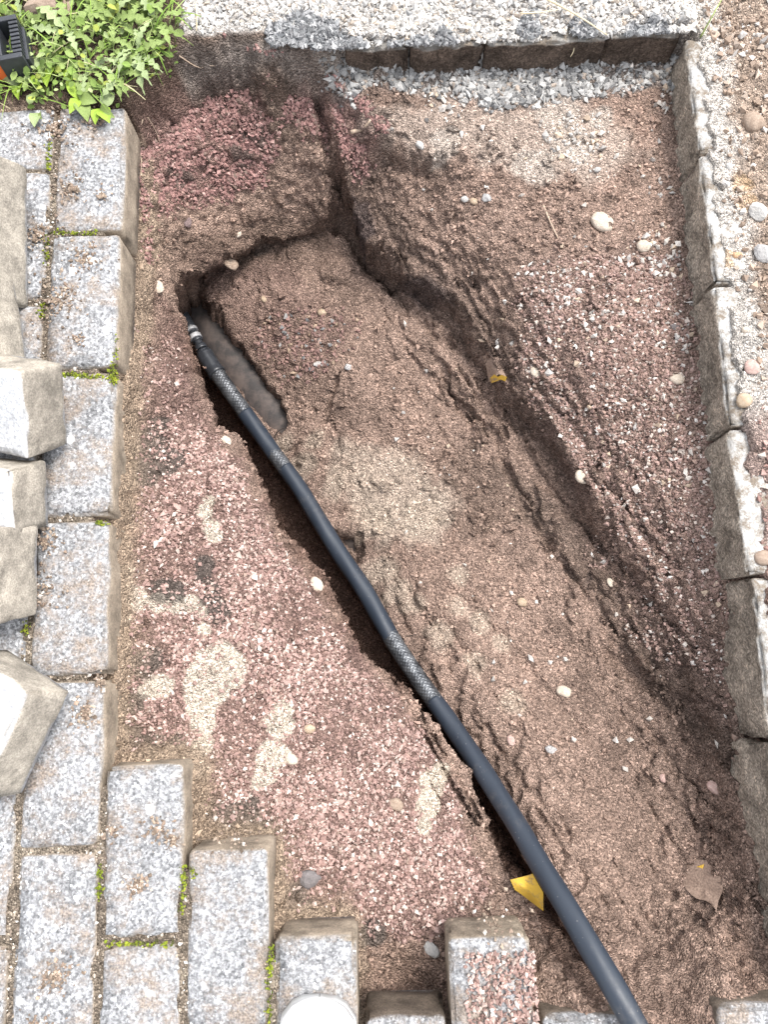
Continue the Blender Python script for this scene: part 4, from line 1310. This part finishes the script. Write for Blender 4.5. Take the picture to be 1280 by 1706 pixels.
G = 'weeds in the top left corner'
plant(232, 92, .012, [(-80, .085), (-55, .080), (-30, .055), (-110, .075), (-140, .06), (20, .06), (60, .06), (100, .05), (160, .06)], 'd', 'jagged dandelion hanging its leaves over the edge of the dig', group=G, seed=1)
plant(206, 128, .012, [(-60, .06), (-95, .055), (-20, .055), (-130, .06), (150, .05), (60, .05), (100, .045)], 'd', 'dandelion at the corner of the top right paving block', group=G, seed=2)
plant(118, 62, .012, [(140, .085), (110, .075), (165, .07), (40, .07), (-20, .07), (-70, .07), (-110, .06)], 'd', 'big dandelion right of the orange tool', group=G, seed=3)
plant(52, 48, .012, [(110, .07), (150, .06), (30, .075), (-10, .07), (80, .07)], 'd', 'dandelion with broad pale leaves behind the black tool end', group=G, seed=4)
plant(190, 40, .012, [(0, .075), (40, .07), (80, .07), (120, .07), (160, .06), (-40, .07), (-90, .065), (-140, .06)], 'd', 'dandelion in the middle of the weed patch near the top', group=G, seed=5)
plant(262, 42, .012, [(20, .05), (60, .06), (-30, .065), (-70, .07), (120, .06), (170, .06)], 'd', 'dandelion next to the pale gravel at the weed patch edge', group=G, seed=6)
plant(150, 120, .01, [(-60, .05), (-100, .055), (-20, .055), (40, .05), (100, .05), (170, .05)], 'd', 'small dandelion in the lower middle of the weed patch', group=G, seed=7)
plant(132, 168, .006, [(-70, .045), (-120, .035), (-20, .035), (60, .04), (130, .04)], 'o', 'broad-leaved weed leaning over the top right paving block', group=G, seed=8)
plant(168, 182, .006, [(-60, .04), (-100, .035), (-20, .04), (50, .035)], 'o', 'broad-leaved weed lowest on the top right paving block', group=G, seed=9)
plant(66, 188, .004, [(-90, .032), (-50, .02)], 'o', 'single pointed leaf lying on the paving left of the weeds', group=G, seed=10)
plant(88, 118, .010, [(-90, .045), (-40, .045), (20, .04), (90, .045), (150, .045), (-140, .04)], 'o', 'round-leaved weed just right below the black tool end', group=G, seed=11)
plant(40, 138, .008, [(-90, .04), (-30, .04), (40, .04), (110, .04), (170, .035)], 'o', 'round-leaved weed below the orange tool', group=G, seed=12)
plant(150, 14, .012, [(30, .07), (80, .07), (-30, .07), (140, .06), (-80, .06)], 'd', 'dandelion cut by the top edge beside the brown stone', group=G, seed=13)
plant(236, 12, .012, [(30, .06), (80, .06), (-40, .06), (150, .06), (-100, .06)], 'd', 'topmost dandelion at the right of the weed patch', group=G, seed=14)


def small_leaves(n):
    """ground cover of tiny round leaves: one leaf is a folded hexagon"""
    base = np.array([(0, 0, 0), (.35, .35, .08), (.32, .75, .06), (0, 1, -.05), (-.32, .75, .06), (-.35, .35, .08)])
    pts = []
    xs = rng.uniform(-.66, -.29, n * 6); ys = rng.uniform(.79, 1.22, n * 6)
    ok = samp(SWD, xs, ys) > -.004 - .030 * (xs < -.40) * rng.random(len(xs)) ** 2
    dens = samp(sstep(-.5, .1, n2), xs, ys) * .9
    ok &= rng.random(len(xs)) < dens
    xs, ys = xs[ok][:n], ys[ok][:n]
    m = len(xs)
    L = rng.uniform(.005, .016, m); az = rng.uniform(0, 6.283, m); tilt = rng.uniform(-.3, .9, m); rl = rng.uniform(-.6, .6, m)
    V = base[None] * L[:, None, None] * np.stack([rng.uniform(.7, 1.15, m), np.ones(m), np.ones(m)], 1)[:, None]
    ct, st = np.cos(tilt)[:, None], np.sin(tilt)[:, None]
    y = V[..., 1] * ct - V[..., 2] * st; z = V[..., 1] * st + V[..., 2] * ct; x = V[..., 0]
    cr, sr = np.cos(rl)[:, None], np.sin(rl)[:, None]
    x, z = x * cr + z * sr, -x * sr + z * cr
    ca, sa = np.cos(az)[:, None], np.sin(az)[:, None]
    V = np.stack([x * ca - y * sa, x * sa + y * ca, z], -1)
    V += np.stack([xs, ys, hz(xs, ys) + rng.uniform(.004, .026, m)], 1)[:, None]
    F = (np.array([(0, 1, 2, 3), (0, 3, 4, 5)])[None] + (np.arange(m) * 6)[:, None, None]).reshape(-1, 4)
    col = pick(m, [(.15, .22, .055), (.22, .29, .095), (.30, .37, .165), (.10, .15, .04), (.27, .32, .07)], [4, 4, 2, 2, 1.5], .15)
    return npmesh('small_weed_leaves', V.reshape(-1, 3), F, M['chip'], np.repeat(col, 6, 0), True)


props(link('small_weed_leaves', small_leaves(3200)), None, None, None, 'stuff')


def blades(n):
    V, F, Cc = [], [], []
    b = 0
    k = 0
    while k < n:
        x, y = rng.uniform(-.66, -.28), rng.uniform(.79, 1.2)
        if samp(SWD, np.array([x]), np.array([y]))[0] < 0: continue
        k += 1
        z = float(hz(x, y)); L = rng.uniform(.03, .09); az = rng.uniform(0, 6.283); w = rng.uniform(.0008, .002)
        d = np.array((math.cos(az), math.sin(az))); sd = np.array((-d[1], d[0]))
        up = rng.uniform(.3, .9)
        for q in range(5):
            t = q / 4
            c = np.array((x, y)) + d * L * (t * .4 + .6 * t * t) * (1.15 - up * .6)
            zz = z + L * up * (t - .55 * t * t)
            ww = w * (1 - t * .85)
            V += [(*(c - sd * ww), zz), (*(c + sd * ww), zz + .0005)]
            if q < 4: F.append((b + q * 2, b + q * 2 + 1, b + q * 2 + 3, b + q * 2 + 2))
        b += 10
        cc = [(.22, .33, .07), (.34, .42, .16), (.52, .48, .28), (.14, .24, .04)][rng.choice(4, p=[.4, .3, .12, .18])]
        Cc += [cc] * 10
    return npmesh('grass_blades', V, F, M['chip'], np.array(Cc), True)


props(link('grass_blades', blades(800)), None, None, None, 'stuff')
# a few green stalks behind the corner of the kerb
strand('grass_stalk', [(1168, 62, .0), (1186, 30, .035), (1206, -6, .05)], .0016, simple('grass_green', (.35, .42, .16), .6, .3), 'green grass stalk rising behind the far kerb corner', 'grass')

me = bmmesh('stone', stone_mesh(91, .7, .2, True), SM['brown'], False)
o = link('stone', me, None, P(82, 8, .02), (0, 0, .4)); o.scale = (.042, .032, .032)
props(o, 'brown rough stone at the top edge behind the weeds', 'stone')

# ---------------------------------------------------------------- orange tool with a black ribbed end
M['orange'] = simple('orange_plastic', (.82, .17, .045), .42, .45, 40, .08, .05)
M['blackp'] = simple('black_plastic', (.035, .038, .045), .45, .45, 60, .3, .15)


def bbox(bm, c, d, rz=0):
    m = Matrix.Translation(c) @ Matrix.Rotation(rz, 4, 'Z') @ Matrix.Diagonal((*d, 1))
    return bmesh.ops.create_cube(bm, size=1, matrix=m)


def bevel(bm, w, seg=2):
    bmesh.ops.bevel(bm, geom=[e for e in bm.edges], offset=w, segments=seg, affect='EDGES', profile=.6)


tp = P(0, 72, .045)
tool = props(link('hand_tool', None, None, (tp[0], tp[1], .012), (0, 0, R(13))), 'orange tool with black ribbed end lying among the weeds at the left edge', 'tool')
bm = bmesh.new(); bbox(bm, (-.150, 0, .020), (.29, .062, .040)); bevel(bm, .004)
link('orange_body', bmmesh('orange_body', bm, M['orange']), tool)
bm = bmesh.new()
bbox(bm, (.012, .0315, .020), (.036, .008, .042)); bbox(bm, (.012, -.0315, .020), (.036, .008, .042)); bbox(bm, (-.0015, 0, .020), (.008, .0548, .0415)); bbox(bm, (.012, 0, .004), (.0355, .0546, .008))
bevel(bm, .0015)
link('black_end_frame', bmmesh('black_end_frame', bm, M['blackp']), tool)
for q in range(8):
    bm = bmesh.new(); bbox(bm, (.024, -.0235 + q * .0067, .0235), (.013, .0042, .034)); bevel(bm, .001)
    link('rib', bmmesh('rib', bm, M['blackp']), tool)
bm = bmesh.new(); bbox(bm, (.0315, 0, .015), (.005, .0545, .022)); bevel(bm, .001)
link('front_bar', bmmesh('front_bar', bm, M['blackp']), tool)

# ---------------------------------------------------------------- white shoe at the bottom edge
M['white'] = simple('white_leather', (.80, .80, .80), .5, .3, 80, .02, .1)
M['sole'] = simple('white_rubber_sole', (.74, .74, .73), .6, .3, 80, .04)
M['lace'] = simple('white_lace', (.76, .76, .75), .85, .1, 200, .08)


def loft(rows, seg, mat, name, parent, z0=0.0, power=2.3):
    V, F = [], []
    for (y, w, h, zb) in rows:
        for q in range(seg):
            t = math.pi * q / (seg - 1)
            c, s_ = math.cos(t), math.sin(t)
            V.append((w * math.copysign(abs(c) ** (2 / power), c), y, zb + (h - zb) * abs(s_) ** (2 / power)))
    for i in range(len(rows) - 1):
        for q in range(seg - 1):
            a = i * seg + q
            F.append((a, a + 1, a + seg + 1, a + seg))
        F.append((i * seg + seg - 1, i * seg, (i + 1) * seg, (i + 1) * seg + seg - 1))
    return link(name, npmesh(name, V, F, mat, None, True), parent)


sp_ = P(530, 1668, .035)
shoe = props(link('shoe', None, None, (sp_[0], sp_[1], .003), (0, 0, R(-2))), 'white rounded shoe toe on the grey paving at the bottom edge', 'shoe')
up_rows = [(.0005, .0004, .0235, .023), (-.000, .006, .027, .022), (-.003, .018, .033, .02), (-.010, .031, .042, .018), (-.022, .041, .050, .018), (-.040, .0455, .055, .018), (-.07, .047, .060, .018), (-.11, .046, .072, .018), (-.15, .041, .090, .018), (-.19, .037, .10, .018), (-.235, .036, .103, .018), (-.262, .030, .10, .018), (-.276, .012, .095, .018)]
loft(up_rows, 17, M['white'], 'upper', shoe)
loft([(-.004, .0004, .018, 0), (-.006, .020, .022, 0), (-.012, .032, .023, 0), (-.026, .0435, .024, 0), (-.06, .049, .023, 0), (-.12, .049, .022, 0), (-.19, .040, .024, 0), (-.25, .037, .027, 0), (-.275, .024, .027, 0), (-.283, .006, .026, 0)], 13, M['sole'], 'sole', shoe, 0, 6)
for q in range(5):
    y = -.085 - q * .016; h = .066 + q * .008
    tube('lace', spline([(-.026, y, h - .006), (0, y - .003, h + .006), (.026, y, h - .006)], .006), .003, M['lace'], shoe, seg=8)
print('objects', len(bpy.data.objects))
